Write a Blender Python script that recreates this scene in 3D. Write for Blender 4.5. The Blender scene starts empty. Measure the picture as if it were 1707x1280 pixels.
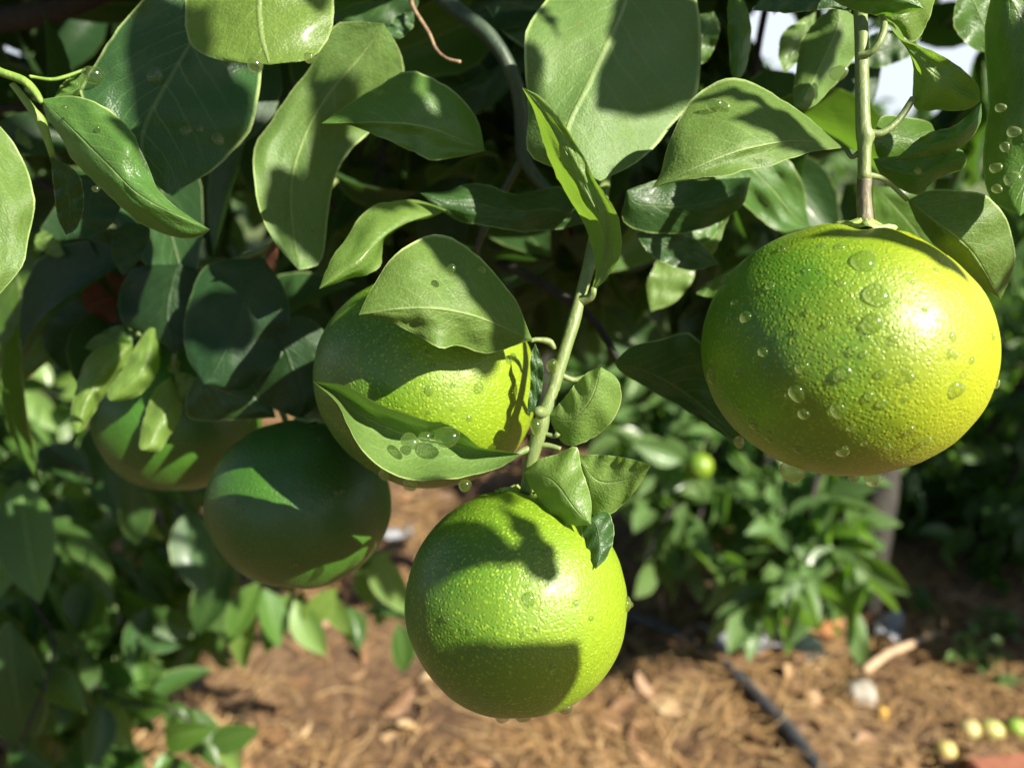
import bpy, bmesh, math, random
import numpy as np
from mathutils import Vector, Matrix, noise
R = random.Random(7)
rng = np.random.default_rng(11)
PI = math.pi
S = bpy.context.scene
COL = S.collection

# ------------------------------------------------------------------ camera, sky, sun, exposure
PITCH = math.radians(17.6)
CAM = Vector((0, 0, 0.95))
FPX = 1290.0
cd = bpy.data.cameras.new('camera'); cam = bpy.data.objects.new('camera', cd); COL.objects.link(cam)
cam.location = CAM; cam.rotation_euler = (PI/2 - PITCH, 0, 0)
cd.sensor_width = 36; cd.lens = 36*FPX/1707
cd.clip_start = 0.004; cd.clip_end = 3000
cd.dof.use_dof = True; cd.dof.focus_distance = 0.215; cd.dof.aperture_fstop = 9.0
S.camera = cam
RT = Vector((1, 0, 0)); UP = Vector((0, math.sin(PITCH), math.cos(PITCH))); BK = Vector((0, -math.cos(PITCH), math.sin(PITCH)))
SUNC = Vector((0.62, 0.43, 0.66)).normalized()
SUN = (RT*SUNC.x + UP*SUNC.y + BK*SUNC.z).normalized()
W = bpy.data.worlds.new('World'); S.world = W; W.use_nodes = True
nt = W.node_tree; bg = nt.nodes['Background']
sk = nt.nodes.new('ShaderNodeTexSky'); sk.sky_type = 'NISHITA'; sk.sun_disc = False
sk.sun_elevation = math.asin(SUN.z); sk.sun_rotation = math.atan2(SUN.x, SUN.y)
sk.air_density = 0.65; sk.dust_density = 0.5
def wn(t, ins=None, **kw):
    x = nt.nodes.new('ShaderNode'+t)
    for k, v in kw.items(): setattr(x, k, v)
    for k, v in (ins or {}).items():
        if isinstance(v, bpy.types.NodeSocket): nt.links.new(v, x.inputs[k])
        else: x.inputs[k].default_value = v
    return x
# bright thin cloud low in the sky
wg = wn('TexCoord').outputs['Generated']; wz = wn('SeparateXYZ', {0: wg}).outputs[2]
wc = wn('TexNoise', {'Vector': wg, 'Scale': 2.2, 'Detail': 5}).outputs[0]
wzz = wn('Math', {0: wz, 1: wn('Math', {0: wc, 1: 0.35}, operation='MULTIPLY').outputs[0]}, operation='SUBTRACT').outputs[0]
wm = wn('MapRange', {0: wzz, 1: -0.02, 2: 0.15, 3: 1.0, 4: 0.0}, interpolation_type='SMOOTHSTEP').outputs[0]
wx = wn('Mix', {0: wm, 6: sk.outputs[0], 7: (7.6, 8.3, 9.2, 1)}, data_type='RGBA')
nt.links.new(wx.outputs[2], bg.inputs[0]); bg.inputs[1].default_value = 0.05
ld = bpy.data.lights.new('sun', 'SUN'); ld.energy = 5.0; ld.angle = math.radians(0.5); ld.color = (1, 0.94, 0.80)
lo = bpy.data.objects.new('sun', ld); COL.objects.link(lo); lo.rotation_euler = SUN.to_track_quat('Z', 'Y').to_euler(); lo.location = SUN*5
S.view_settings.view_transform = 'Standard'; S.view_settings.look = 'None'; S.view_settings.gamma = 1
S.view_settings.exposure = 1.28
S.cycles.use_denoising = True
S.cycles.max_bounces = 10; S.cycles.transparent_max_bounces = 12
S.cycles.caustics_reflective = False; S.cycles.sample_clamp_indirect = 6

def P(px, py, d):
    return CAM + RT*((px-853.5)/FPX*d) + UP*((640-py)/FPX*d) - BK*d
def G(px, py, z=0.0):
    v = P(px, py, 1) - CAM
    t = (z-CAM.z)/v.z
    return CAM + v*t

# ------------------------------------------------------------------ materials
class N:
    def __init__(s, name):
        s.m = bpy.data.materials.new(name); s.m.use_nodes = True; s.t = s.m.node_tree
        s.p = s.t.nodes['Principled BSDF']; s.o = s.t.nodes['Material Output']
    def n(s, typ, ins=None, **kw):
        x = s.t.nodes.new('ShaderNode'+typ)
        for k, v in kw.items(): setattr(x, k, v)
        for k, v in (ins or {}).items():
            if isinstance(v, bpy.types.NodeSocket): s.t.links.new(v, x.inputs[k])
            else: x.inputs[k].default_value = v
        return x
    def l(s, a, b): s.t.links.new(a, b)
    def math(s, op, a, b=0.0, clamp=False):
        x = s.n('Math', {0: a, 1: b}, operation=op); x.use_clamp = clamp; return x.outputs[0]
    def mix(s, f, a, b, blend='MIX'):
        x = s.n('Mix', data_type='RGBA', blend_type=blend)
        for i, v in ((0, f), (6, a), (7, b)):
            if isinstance(v, bpy.types.NodeSocket): s.l(v, x.inputs[i])
            else: x.inputs[i].default_value = (*v, 1) if isinstance(v, tuple) and len(v) == 3 else v
        return x.outputs[2]
    def ramp(s, f, stops):
        x = s.n('ValToRGB', {0: f}); e = x.color_ramp.elements
        while len(e) < len(stops): e.new(0.5)
        for k, (p, c) in enumerate(stops):
            e[k].position = p; e[k].color = (*c, 1) if isinstance(c, tuple) else (c, c, c, 1)
        return x.outputs[0]
    def maprange(s, v, a, b, c=0.0, d=1.0):
        return s.n('MapRange', {0: v, 1: a, 2: b, 3: c, 4: d}).outputs[0]

def leaf_mat(name, col, trans, rough=0.36, tf=0.33, rim=(0.42, 0.54, 0.20), island=False, under=None, spots=0.4, coat=0.12, ribk=0.42):
    """blade with midrib and side veins read from the UV map (u along, v across), pale thin margin"""
    m = N(name)
    uv = m.n('UVMap').outputs[0]; sp = m.n('SeparateXYZ', {0: uv}); u, v = sp.outputs[0], sp.outputs[1]
    av = m.math('ABSOLUTE', m.math('SUBTRACT', v, 0.5))                       # 0 rib .. 0.5 edge
    rib = m.maprange(av, 0.006, 0.022, 1, 0)
    if island: rnd = m.n('NewGeometry').outputs['Random Per Island']
    else: rnd = m.n('ObjectInfo').outputs['Random']
    co = m.n('TexCoord').outputs['Object']
    n1 = m.n('TexNoise', {'Vector': co, 'Scale': 60, 'Detail': 4, 'Roughness': 0.6}).outputs[0]
    n2 = m.n('TexNoise', {'Vector': co, 'Scale': 900, 'Detail': 3, 'Roughness': 0.7}).outputs[0]
    # side veins: bands of (u*k + |v|*slope)
    ph = m.math('SUBTRACT', m.math('MULTIPLY', u, 62.0), m.math('MULTIPLY', av, 46.0))
    wob = m.math('ADD', ph, m.math('MULTIPLY', n1, 5.0))
    vein = m.maprange(m.math('SINE', wob), 0.90, 1.0, 0, 1)
    vein = m.math('MULTIPLY', vein, m.maprange(av, 0.0, 0.44, 1, 0.15))
    n3 = m.n('TexVoronoi', {'Vector': co, 'Scale': 1500}).outputs['Distance']
    n4 = m.n('TexNoise', {'Vector': m.n('VectorMath', {0: co, 1: (3.3, 1.7, 9.1)}, operation='ADD').outputs[0], 'Scale': 85, 'Detail': 5, 'Roughness': 0.7}).outputs[0]
    vr = m.n('HueSaturation', {'Hue': m.maprange(rnd, 0, 1, 0.485, 0.515), 'Saturation': m.maprange(rnd, 0, 1, 1.0, 0.86), 'Value': m.maprange(rnd, 0, 1, 0.78, 1.22), 'Color': (*col, 1)}).outputs[0]
    c = m.mix(m.maprange(n1, 0.3, 0.7, 0.0, 0.55), vr, tuple(min(1, x*k) for x, k in zip(col, (1.35, 1.18, 1.15))))
    c = m.mix(m.math('MULTIPLY', m.maprange(n2, 0.45, 0.75), spots), c, tuple(min(1, x*1.8) for x in col))
    c = m.mix(m.math('MULTIPLY', vein, 0.16), c, rim)
    c = m.mix(m.math('MULTIPLY', m.maprange(n3, 0.05, 0.3, 1, 0), 0.22), c, tuple(x*2.2 for x in col))
    c = m.mix(m.math('MULTIPLY', m.maprange(n4, 0.63, 0.72), 0.5), c, (0.16, 0.17, 0.04))
    c = m.mix(m.math('MULTIPLY', m.maprange(n4, 0.69, 0.73), 0.8), c, (0.10, 0.055, 0.02))
    c = m.mix(m.math('MULTIPLY', rib, ribk), c, rim)
    edge = m.maprange(av, 0.477, 0.490, 0, 1)
    c = m.mix(m.math('MULTIPLY', edge, m.maprange(n1, 0.35, 0.6, 0.25, 0.9)), c, rim)
    if under:
        bf = m.n('NewGeometry').outputs['Backfacing']; c = m.mix(m.math('MULTIPLY', bf, 0.75), c, under)
    m.l(c, m.p.inputs['Base Color'])
    m.p.inputs['Specular IOR Level'].default_value = 0.38
    m.p.inputs['Coat Weight'].default_value = coat; m.p.inputs['Coat Roughness'].default_value = 0.16
    m.l(m.maprange(n1, 0.3, 0.7, rough-0.06, rough+0.12), m.p.inputs['Roughness'])
    h = m.math('ADD', m.math('MULTIPLY', n1, 0.9), m.math('MULTIPLY', n2, 0.20)); h = m.math('SUBTRACT', h, m.math('MULTIPLY', n3, 0.12)); h = m.math('ADD', h, m.math('MULTIPLY', m.n('TexNoise', {'Vector': co, 'Scale': 230, 'Detail': 2}).outputs[0], 0.26))
    h = m.math('SUBTRACT', h, m.math('MULTIPLY', vein, 0.07)); h = m.math('SUBTRACT', h, m.math('MULTIPLY', rib, 0.35))
    bp = m.n('Bump', {'Height': h, 'Strength': 0.75, 'Distance': 0.0011}); m.l(bp.outputs[0], m.p.inputs['Normal'])
    tr = m.n('BsdfTranslucent', {'Color': m.mix(m.math('MULTIPLY', n1, 0.4), trans, tuple(x*0.6 for x in trans)), 'Normal': bp.outputs[0]})
    mx = m.n('MixShader', {0: tf, 1: m.p.outputs[0], 2: tr.outputs[0]}); m.l(mx.outputs[0], m.o.inputs[0])
    return m.m

def fruit_mat(name, green, yellow, bias=0.0, dots=0.5):
    m = N(name); co = m.n('TexCoord').outputs['Object']; sp = m.n('SeparateXYZ', {0: co})
    big = m.n('TexNoise', {'Vector': co, 'Scale': 26, 'Detail': 3}).outputs[0]
    fine = m.n('TexNoise', {'Vector': co, 'Scale': 420, 'Detail': 3, 'Roughness': 0.6}).outputs[0]
    wv = m.n('VectorMath', {0: co, 1: m.n('TexNoise', {'Vector': co, 'Scale': 150}).outputs[1]}, operation='ADD')
    wm = m.n('VectorMath', {0: m.n('TexNoise', {'Vector': co, 'Scale': 150}).outputs[1], 3: 0.0016}, operation='SCALE')
    cw = m.n('VectorMath', {0: co, 1: wm.outputs[0]}, operation='ADD').outputs[0]
    vo = m.n('TexVoronoi', {'Vector': cw, 'Scale': 980, 'Randomness': 0.9}).outputs['Distance']
    vo2 = m.n('TexVoronoi', {'Vector': cw, 'Scale': 760, 'Randomness': 1.0}).outputs['Distance']
    ripe_sun = m.math('ADD', m.math('MULTIPLY', sp.outputs[0], 11.0), m.maprange(big, 0.3, 0.7, -0.16, 0.16))  # yellower towards the right: ripeness plus the sunlit side painted in
    ripe_sun = m.math('ADD', ripe_sun, 0.35+bias, clamp=True)
    c = m.mix(ripe_sun, green, yellow)
    dot = m.math('MULTIPLY', m.maprange(vo2, 0.12, 0.42, 1, 0), m.maprange(fine, 0.35, 0.6, 0.3, 1))
    c = m.mix(m.math('MULTIPLY', dot, dots), c, tuple(min(1, x*1.5+0.03) for x in yellow))
    c = m.mix(m.math('MULTIPLY', m.maprange(big, 0.35, 0.6), 0.3), c, tuple(x*0.7 for x in green))
    sc_ = m.n('TexNoise', {'Vector': co, 'Scale': 75, 'Detail': 6, 'Roughness': 0.75}).outputs[0]
    c = m.mix(m.math('MULTIPLY', m.maprange(sc_, 0.66, 0.74), 0.55), c, (0.13, 0.10, 0.03))
    m.l(c, m.p.inputs['Base Color'])
    m.p.inputs['Roughness'].default_value = 0.43; m.p.inputs['Specular IOR Level'].default_value = 0.5
    m.p.inputs['Coat Weight'].default_value = 0.18; m.p.inputs['Coat Roughness'].default_value = 0.32
    m.p.inputs['Subsurface Weight'].default_value = 0.12; m.p.inputs['Subsurface Scale'].default_value = 0.003
    m.p.inputs['Subsurface Radius'].default_value = (1, 0.8, 0.15)
    h = m.math('SUBTRACT', m.math('MULTIPLY', big, 2.2), m.maprange(vo, 0.05, 0.45, 0.75, 0.0))
    h = m.math('ADD', h, m.math('MULTIPLY', m.maprange(vo2, 0.1, 0.5, 0.8, 0), 0.7))
    bp = m.n('Bump', {'Height': h, 'Strength': 0.62, 'Distance': 0.00030}); m.l(bp.outputs[0], m.p.inputs['Normal'])
    return m.m

def stem_mat(name, a, b, scale=140, rough=0.5):
    m = N(name); co = m.n('TexCoord').outputs['Object']
    mp = m.n('Mapping', {'Vector': co, 'Scale': (1, 1, 0.3)}).outputs[0]
    n1 = m.n('TexNoise', {'Vector': mp, 'Scale': scale, 'Detail': 5, 'Roughness': 0.65}).outputs[0]
    n2 = m.n('TexNoise', {'Vector': mp, 'Scale': scale*6, 'Detail': 3}).outputs[0]
    c = m.mix(m.maprange(n1, 0.35, 0.65), a, b)
    c = m.mix(m.math('MULTIPLY', m.maprange(n2, 0.55, 0.75), 0.5), c, tuple(min(1, x*1.7) for x in b)); m.l(c, m.p.inputs['Base Color'])
    m.p.inputs['Roughness'].default_value = rough
    bp = m.n('Bump', {'Height': m.math('ADD', n1, m.math('MULTIPLY', n2, 0.3)), 'Strength': 0.6, 'Distance': 0.04/scale*3}); m.l(bp.outputs[0], m.p.inputs['Normal'])
    return m.m

def simple_mat(name, stops, scale, rough=0.8, dist=0.004, island=False, detail=6):
    m = N(name); co = m.n('TexCoord').outputs['Object']
    n1 = m.n('TexNoise', {'Vector': co, 'Scale': scale, 'Detail': detail, 'Roughness': 0.65}).outputs[0]
    f = m.maprange(n1, 0.3, 0.7)
    if island: f = m.math('ADD', m.math('MULTIPLY', f, 0.35), m.math('MULTIPLY', m.n('NewGeometry').outputs['Random Per Island'], 0.75))
    m.l(m.ramp(f, stops), m.p.inputs['Base Color']); m.p.inputs['Roughness'].default_value = rough
    bp = m.n('Bump', {'Height': n1, 'Strength': 0.7, 'Distance': dist}); m.l(bp.outputs[0], m.p.inputs['Normal'])
    return m.m

def water_mat():
    m = N('water')
    gl = m.n('BsdfRefraction', {'Color': (1, 1, 1, 1), 'Roughness': 0.0, 'IOR': 1.33})
    tp = m.n('BsdfTransparent', {'Color': (0.96, 0.98, 0.95, 1)})
    a = m.n('MixShader', {0: 0.78, 1: gl.outputs[0], 2: tp.outputs[0]})
    tl = m.n('BsdfTranslucent', {'Color': (0.62, 0.72, 0.30, 1)})
    a = m.n('MixShader', {0: 0.30, 1: a.outputs[0], 2: tl.outputs[0]})
    gs = m.n('BsdfGlossy', {'Color': (1, 1, 1, 1), 'Roughness': 0.10})
    fr = m.math('MULTIPLY', m.n('Fresnel', {'IOR': 1.33}).outputs[0], m.math('SUBTRACT', 1.0, m.n('NewGeometry').outputs['Backfacing']))
    b = m.n('MixShader', {0: m.math('MULTIPLY', fr, 1.6, clamp=True), 1: a.outputs[0], 2: gs.outputs[0]})
    m.l(b.outputs[0], m.o.inputs[0]); return m.m

MAT = {
 'shadeleaf': leaf_mat('leaf deep shade', (0.015, 0.048, 0.013), (0.10, 0.26, 0.03), rough=0.42, tf=0.25, ribk=0.15, coat=0.0, rim=(0.09, 0.15, 0.05)),  # darker copy of the leaf, canopy shade put into its colour
 'stemd': stem_mat('dark green branch', (0.030, 0.050, 0.030), (0.06, 0.09, 0.05), 160),
 'mid': leaf_mat('leaf mid', (0.085, 0.165, 0.045), (0.22, 0.45, 0.04), rough=0.36, tf=0.35, island=True),
 'inner': leaf_mat('leaf inner shaded', (0.024, 0.066, 0.014), (0.15, 0.34, 0.03), rough=0.4, tf=0.28, island=True, coat=0.0),  # same leaf with the darkness of the canopy interior in its colour
 'leaf': leaf_mat('leaf green', (0.062, 0.145, 0.019), (0.20, 0.42, 0.03)),
 'wax': leaf_mat('leaf waxy', (0.093, 0.170, 0.031), (0.18, 0.36, 0.04), rough=0.5, tf=0.24, spots=0.5, coat=0.0),
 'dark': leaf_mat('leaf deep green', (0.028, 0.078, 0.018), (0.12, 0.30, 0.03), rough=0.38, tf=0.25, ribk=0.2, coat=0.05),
 'young': leaf_mat('leaf young', (0.14, 0.245, 0.045), (0.28, 0.48, 0.04), rough=0.38, tf=0.42),
 'crown': leaf_mat('leaf crown', (0.036, 0.095, 0.016), (0.19, 0.42, 0.03), rough=0.34, tf=0.35, island=True),
 'dead': leaf_mat('leaf dead', (0.16, 0.06, 0.03), (0.20, 0.07, 0.02), rough=0.6, tf=0.25, rim=(0.4, 0.18, 0.08), coat=0),
 'F1': fruit_mat('fruit skin ripe and sunlit', (0.080, 0.20, 0.010), (0.58, 0.55, 0.008), -0.04, 0.2),
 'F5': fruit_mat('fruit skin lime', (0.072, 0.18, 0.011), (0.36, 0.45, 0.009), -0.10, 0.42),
 'F3': fruit_mat('fruit skin green shaded', (0.036, 0.115, 0.011), (0.052, 0.145, 0.011), 0.0, 0.30),  # green skin, darkened to put the left fruits' shade into its colour
 'stem': stem_mat('green stem', (0.12, 0.175, 0.05), (0.21, 0.26, 0.09), 160),
 'stemy': stem_mat('young green stem', (0.13, 0.24, 0.035), (0.22, 0.34, 0.06), 160),
 'stemb': stem_mat('browning stem', (0.10, 0.085, 0.05), (0.22, 0.19, 0.11), 220),
 'twig': stem_mat('dry twig', (0.16, 0.09, 0.05), (0.34, 0.24, 0.14), 200, 0.75),
 'bark': stem_mat('bark', (0.012, 0.010, 0.008), (0.036, 0.030, 0.022), 30, 0.85),
 'calyx': stem_mat('calyx', (0.20, 0.30, 0.06), (0.38, 0.44, 0.14), 500),
 'water': water_mat(),
 'far': leaf_mat('leaf far', (0.085, 0.16, 0.055), (0.2, 0.42, 0.04), rough=0.4, tf=0.35, island=True),
}

# ------------------------------------------------------------------ object helpers
WL = {}
def put(o, parent, world):
    COL.objects.link(o)
    if parent is not None:
        o.parent = parent; o.location = world - WL[parent.name]
    else: o.location = world
    WL[o.name] = Vector(world)
    return o
def tag(o, label=None, cat=None, group=None, kind=None):
    if label: o['label'] = label
    if cat: o['category'] = cat
    if group: o['group'] = group
    if kind: o['kind'] = kind
    return o
def thing(name, world, label, cat, group=None):
    o = bpy.data.objects.new(name, None); o.empty_display_size = 0.02
    put(o, None, Vector(world)); return tag(o, label, cat, group)
def mesh_obj(name, verts, faces, mat, parent=None, origin=None, uv=None, smooth=True):
    """verts in world coordinates"""
    V = np.asarray(verts, dtype=np.float64)
    if origin is None: origin = Vector(V.mean(axis=0))
    V = V - np.array(origin)
    me = bpy.data.meshes.new(name); me.from_pydata(V.tolist(), [], faces if isinstance(faces, list) else faces.tolist())
    me.materials.append(mat)
    if smooth: me.polygons.foreach_set('use_smooth', [True]*len(me.polygons))
    if uv is not None:
        ul = me.uv_layers.new(name='UVMap'); li = np.empty(len(me.loops), dtype=np.int32); me.loops.foreach_get('vertex_index', li)
        ul.data.foreach_set('uv', np.asarray(uv, dtype=np.float32)[li].ravel())
    me.update()
    return put(bpy.data.objects.new(name, me), parent, Vector(origin))

def crom(pts, n):
    """Catmull-Rom through pts, n+1 samples evenly by length"""
    p = np.asarray(pts, dtype=float)
    q = np.vstack([2*p[0]-p[1], p, 2*p[-1]-p[-2]]); out = []
    for i in range(1, len(q)-2):
        for t in np.linspace(0, 1, 12, endpoint=False):
            a, b, c, d = q[i-1], q[i], q[i+1], q[i+2]
            out.append(0.5*((2*b)+(-a+c)*t+(2*a-5*b+4*c-d)*t*t+(-a+3*b-3*c+d)*t**3))
    out.append(p[-1]); out = np.array(out)
    s = np.r_[0, np.cumsum(np.linalg.norm(np.diff(out[:, :2], axis=0), axis=1)+1e-9)]
    x = np.linspace(0, s[-1], n+1)
    return np.stack([np.interp(x, s, out[:, k]) for k in range(p.shape[1])], axis=1)

def tube(pts, r, seg=10, n=None, cap=True):
    """pts world points, r radius list; returns verts, faces"""
    n = n or max(6, len(pts)*6)
    q = crom([(*p, rr) for p, rr in zip(pts, r)], n); V = []; F = []
    prev = None
    for i in range(n+1):
        t = Vector(q[min(i+1, n)][:3]-q[max(i-1, 0)][:3]).normalized()
        if prev is None: prev = t.orthogonal().normalized()
        a = (prev - t*prev.dot(t)).normalized(); prev = a; b = t.cross(a)
        for k in range(seg):
            w = 2*PI*k/seg; V.append(Vector(q[i][:3]) + (a*math.cos(w)+b*math.sin(w))*q[i][3])
    for i in range(n):
        for k in range(seg):
            F.append([i*seg+k, i*seg+(k+1) % seg, (i+1)*seg+(k+1) % seg, (i+1)*seg+k])
    if cap: F.append(list(range(seg))[::-1]); F.append([n*seg+k for k in range(seg)])
    return V, F
def merge(parts):
    V = []; F = []
    for v, f in parts:
        o = len(V); V += list(v); F += [[i+o for i in x] for x in f]
    return V, F
def px_tube(pts, seg=10, n=None):
    """pts: (px, py, depth, radius in picture pixels)"""
    return tube([P(x, y, d) for x, y, d, r in pts], [r/FPX*d for x, y, d, r in pts], seg, n)

def leaf(parent, base, tip, L, Rr, d, mat='leaf', M=None, bow=0.0, cup=(0, 0), rip=0.0, shift=0.0, pet=None, nu=30, nh=8, jag=1.0, name='leaf', wav=1.6):
    """A real curved blade. The left edge, right edge and midrib run from base to tip; d = depth at base and tip,
    bow bends it along, cup bends each half across; shift slides the whole leaf towards the sun (metres)."""
    e1 = crom([base]+L+[tip], nu); e2 = crom([base]+Rr+[tip], nu)
    mid = crom([base]+M+[tip], nu) if M else (e1+e2)/2
    V = []; F = []; UV = []
    ws = min(1.0, math.hypot(tip[0]-base[0], tip[1]-base[1])/FPX*d[0]/.06)**2
    nv = 2*nh; ph = R.uniform(0, 6)
    for i in range(nu+1):
        u = i/nu; sn = math.sin(PI*u)
        dd = d[0]+(d[1]-d[0])*u + bow*sn
        for j in range(nv+1):
            v = (j-nh)/nh; e = e1[i] if v < 0 else e2[i]; a = abs(v)
            ex, ey = e
            wv_ = 5.5*ws*sn*noise.noise(Vector((u*7+ph*5, (1 if v > 0 else -1)*3.1, ph))); ex += wv_; ey += wv_
            if a == 1: ex += jag*R.uniform(-1, 1)*sn; ey += jag*R.uniform(-1, 1)*sn
            x = mid[i][0]+(ex-mid[i][0])*a; y = mid[i][1]+(ey-mid[i][1])*a
            z = dd + (cup[0] if v < 0 else cup[1])*(a**1.6)*sn**0.7 + rip*a*a*math.sin(u*9+ph+v)*sn
            z += 0.0012*a*math.sin(u*23+ph*2+v*2)*sn
            z += (0.0032*a**0.7*sn*noise.noise(Vector((u*3.2+ph*3, v*1.4, ph)))*wav + 0.0008*sn*noise.noise(Vector((u*11, v*5, ph*2)))*wav)*ws
            z += 0.0016*a**3*math.sin(u*15+ph*3+(2 if v > 0 else 0))*sn*ws*wav/1.6
            p = P(x, y, z)
            if shift: p = p + SUN*shift
            V.append(p); UV.append((u, (v+1)/2))
    for i in range(nu):
        for j in range(nv):
            a = i*(nv+1)+j; F.append([a, a+1, a+nv+2, a+nv+1])
    if pet:
        pts = [P(base[0], base[1], d[0])+SUN*shift] + [P(*q) for q in pet]
        tv, tf = tube(pts, [0.0011]+[0.0010]*(len(pts)-1), 7)
        o = len(V); V += tv; F += [[k+o for k in f] for f in tf]; UV += [(0.5, 0.5)]*len(tv)
    return mesh_obj(name, V, F, MAT[mat], parent, origin=V[0], uv=UV)

def prune(pos, ax, nr, sz, boxes):
    """keep the gaps of the crown open: drop leaves that would hang in them"""
    a = ax/np.linalg.norm(ax, axis=1, keepdims=True); keep = np.ones(len(pos), bool); c = np.array(CAM)
    for t in (0, .35, .7, 1):
        q = pos+a*(sz*t)[:, None]-c; d = -(q@np.array(BK)); x = 853.5+q@np.array(RT)/d*FPX; y = 640-q@np.array(UP)/d*FPX
        for x0, y0, x1, y1 in boxes: keep &= ~((d > .01) & (x > x0) & (x < x1) & (y > y0) & (y < y1))
    return pos[keep], ax[keep], nr[keep], sz[keep]
def open_to_sun(pos, ax, nr, sz, c, rad):
    """a gap in the crown through which the sun reaches the point c"""
    v = pos+ax/np.linalg.norm(ax, axis=1, keepdims=True)*(sz*.5)[:, None]-np.array(c); s_ = np.array(SUN); t = v@s_
    d = np.linalg.norm(v-t[:, None]*s_, axis=1); keep = (t < .1) | (d > rad)
    return pos[keep], ax[keep], nr[keep], sz[keep]
GAPS = [(1235, 5, 1315, 95), (1380, 65, 1545, 200), (1575, 50, 1630, 140), (742, 35, 775, 60), (825, 135, 870, 180), (1345, 325, 1430, 385)]
# batch leaf template for crowns
def leaf_template(nu=6):
    V = []; F = []; UV = []
    for i in range(nu+1):
        u = i/nu; w = 0.235*(math.sin(PI*u**0.85)**0.85) if 0 < u < 1 else 0.004
        for v in (-1, -0.5, 0, 0.5, 1):
            V.append((u, v*w, 0.10*abs(v)**1.5*w*4 - 0.22*(u-0.4)**2)); UV.append((u, (v+1)/2))
    for i in range(nu):
        for j in range(4):
            a = i*5+j; F.append((a, a+1, a+6, a+5))
    return np.array(V), np.array(F), np.array(UV)
TV, TF, TUV = leaf_template()
def frames(pos, axis, nrm, size, curl=None):
    """world vertices of n leaves"""
    n = len(pos); ax = axis/np.linalg.norm(axis, axis=1, keepdims=True)
    nr = nrm - ax*np.sum(nrm*ax, axis=1, keepdims=True); nr /= np.linalg.norm(nr, axis=1, keepdims=True)+1e-9
    sd = np.cross(nr, ax)
    T = np.repeat(TV[None], n, 0)
    if curl is not None: T[:, :, 2] *= curl[:, None]
    T = T*size[:, None, None]
    return pos[:, None, :] + T[:, :, 0:1]*ax[:, None, :] + T[:, :, 1:2]*sd[:, None, :] + T[:, :, 2:3]*nr[:, None, :]
def batch_obj(name, VV, mat, parent, origin=None):
    n = len(VV); V = VV.reshape(-1, 3); F = (TF[None] + (np.arange(n)*len(TV))[:, None, None]).reshape(-1, 4)
    return mesh_obj(name, V, F, mat, parent, origin, uv=np.tile(TUV, (n, 1)))
def clump_leaves(clumps, per, size=(0.06, 0.10), droop=0.7, up=0.9):
    """leaves hanging in loose whorls through each clump; clumps: (centre, radius, weight)"""
    pos = []; axs = []; nr = []; sz = []
    for c, r, k in clumps:
        n = int(per*k); tw = max(1, n//7)
        for _ in range(tw):
            v = rng.normal(size=3); v /= np.linalg.norm(v); q = np.array(c)+v*r*rng.uniform(0.15, 1)**0.6*np.array([1, 1, 0.9])
            out = v*0.6 + rng.normal(size=3)*0.35 + np.array([0, 0, -droop])*0.6; out /= np.linalg.norm(out)
            for s in range(7):
                p = q + out*(s*0.016+rng.uniform(-.006, .006)); side = np.cross(out, rng.normal(size=3)); side /= np.linalg.norm(side)+1e-9
                a = side*rng.uniform(0.5, 1) + out*0.6 + np.array([0, 0, -droop])*rng.uniform(0.2, 0.9)
                pos.append(p); axs.append(a); nr.append(np.array([0, 0, up])+rng.normal(size=3)*0.7); sz.append(rng.uniform(*size))
    return np.array(pos), np.array(axs), np.array(nr), np.array(sz)

# ------------------------------------------------------------------ ground
def gh(x, y):
    v = Vector((x, y, 0))
    return 0.020*noise.noise(v*2.2) + 0.016*noise.noise(v*7+Vector((5, 0, 0))) + 0.009*noise.noise(v*19) + 0.004*noise.noise(v*47)
def build_ground():
    n = 340; s = np.linspace(-1, 1, n+1); a = np.abs(s)
    xs = np.sign(s)*(1.8*a + 400*a**9); ys = 1.9 + np.sign(s)*(1.9*a + 600*a**9)
    V = []
    for y in ys:
        for x in xs:
            r = math.hypot(x, y-1.9); k = max(0.0, 1-r/30)
            V.append((x, y, gh(x, y)*k + 0.0))
    i = np.arange(n)[:, None]*(n+1)+np.arange(n)[None]; i = i.ravel()
    F = np.stack([i, i+1, i+n+2, i+n+1], 1)
    m = N('soil'); co = m.n('TexCoord').outputs['Object']
    a1 = m.n('TexNoise', {'Vector': co, 'Scale': 3.0, 'Detail': 8, 'Roughness': 0.65}).outputs[0]
    a2 = m.n('TexNoise', {'Vector': co, 'Scale': 45, 'Detail': 8, 'Roughness': 0.7}).outputs[0]
    c = m.ramp(m.maprange(m.math('ADD', m.math('MULTIPLY', a1, 0.45), m.math('MULTIPLY', a2, 0.55)), 0.35, 0.65),
               [(0, (0.05, 0.028, 0.015)), (0.5, (0.14, 0.078, 0.038)), (1, (0.30, 0.19, 0.10))])
    gx = m.n('SeparateXYZ', {0: co}); far = m.maprange(gx.outputs[1], 3.4, 5.0)
    c = m.mix(m.math('MULTIPLY', far, 0.85), c, (0.09, 0.14, 0.04)); m.l(c, m.p.inputs['Base Color']); m.p.inputs['Roughness'].default_value = 0.95
    bp = m.n('Bump', {'Height': a2, 'Strength': 0.9, 'Distance': 0.012}); m.l(bp.outputs[0], m.p.inputs['Normal'])
    o = mesh_obj('ground', V, F, m.m, None, Vector((0, 0, 0))); tag(o, 'reddish brown orchard soil sheet under the straw', 'ground', kind='structure')
build_ground()

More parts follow.
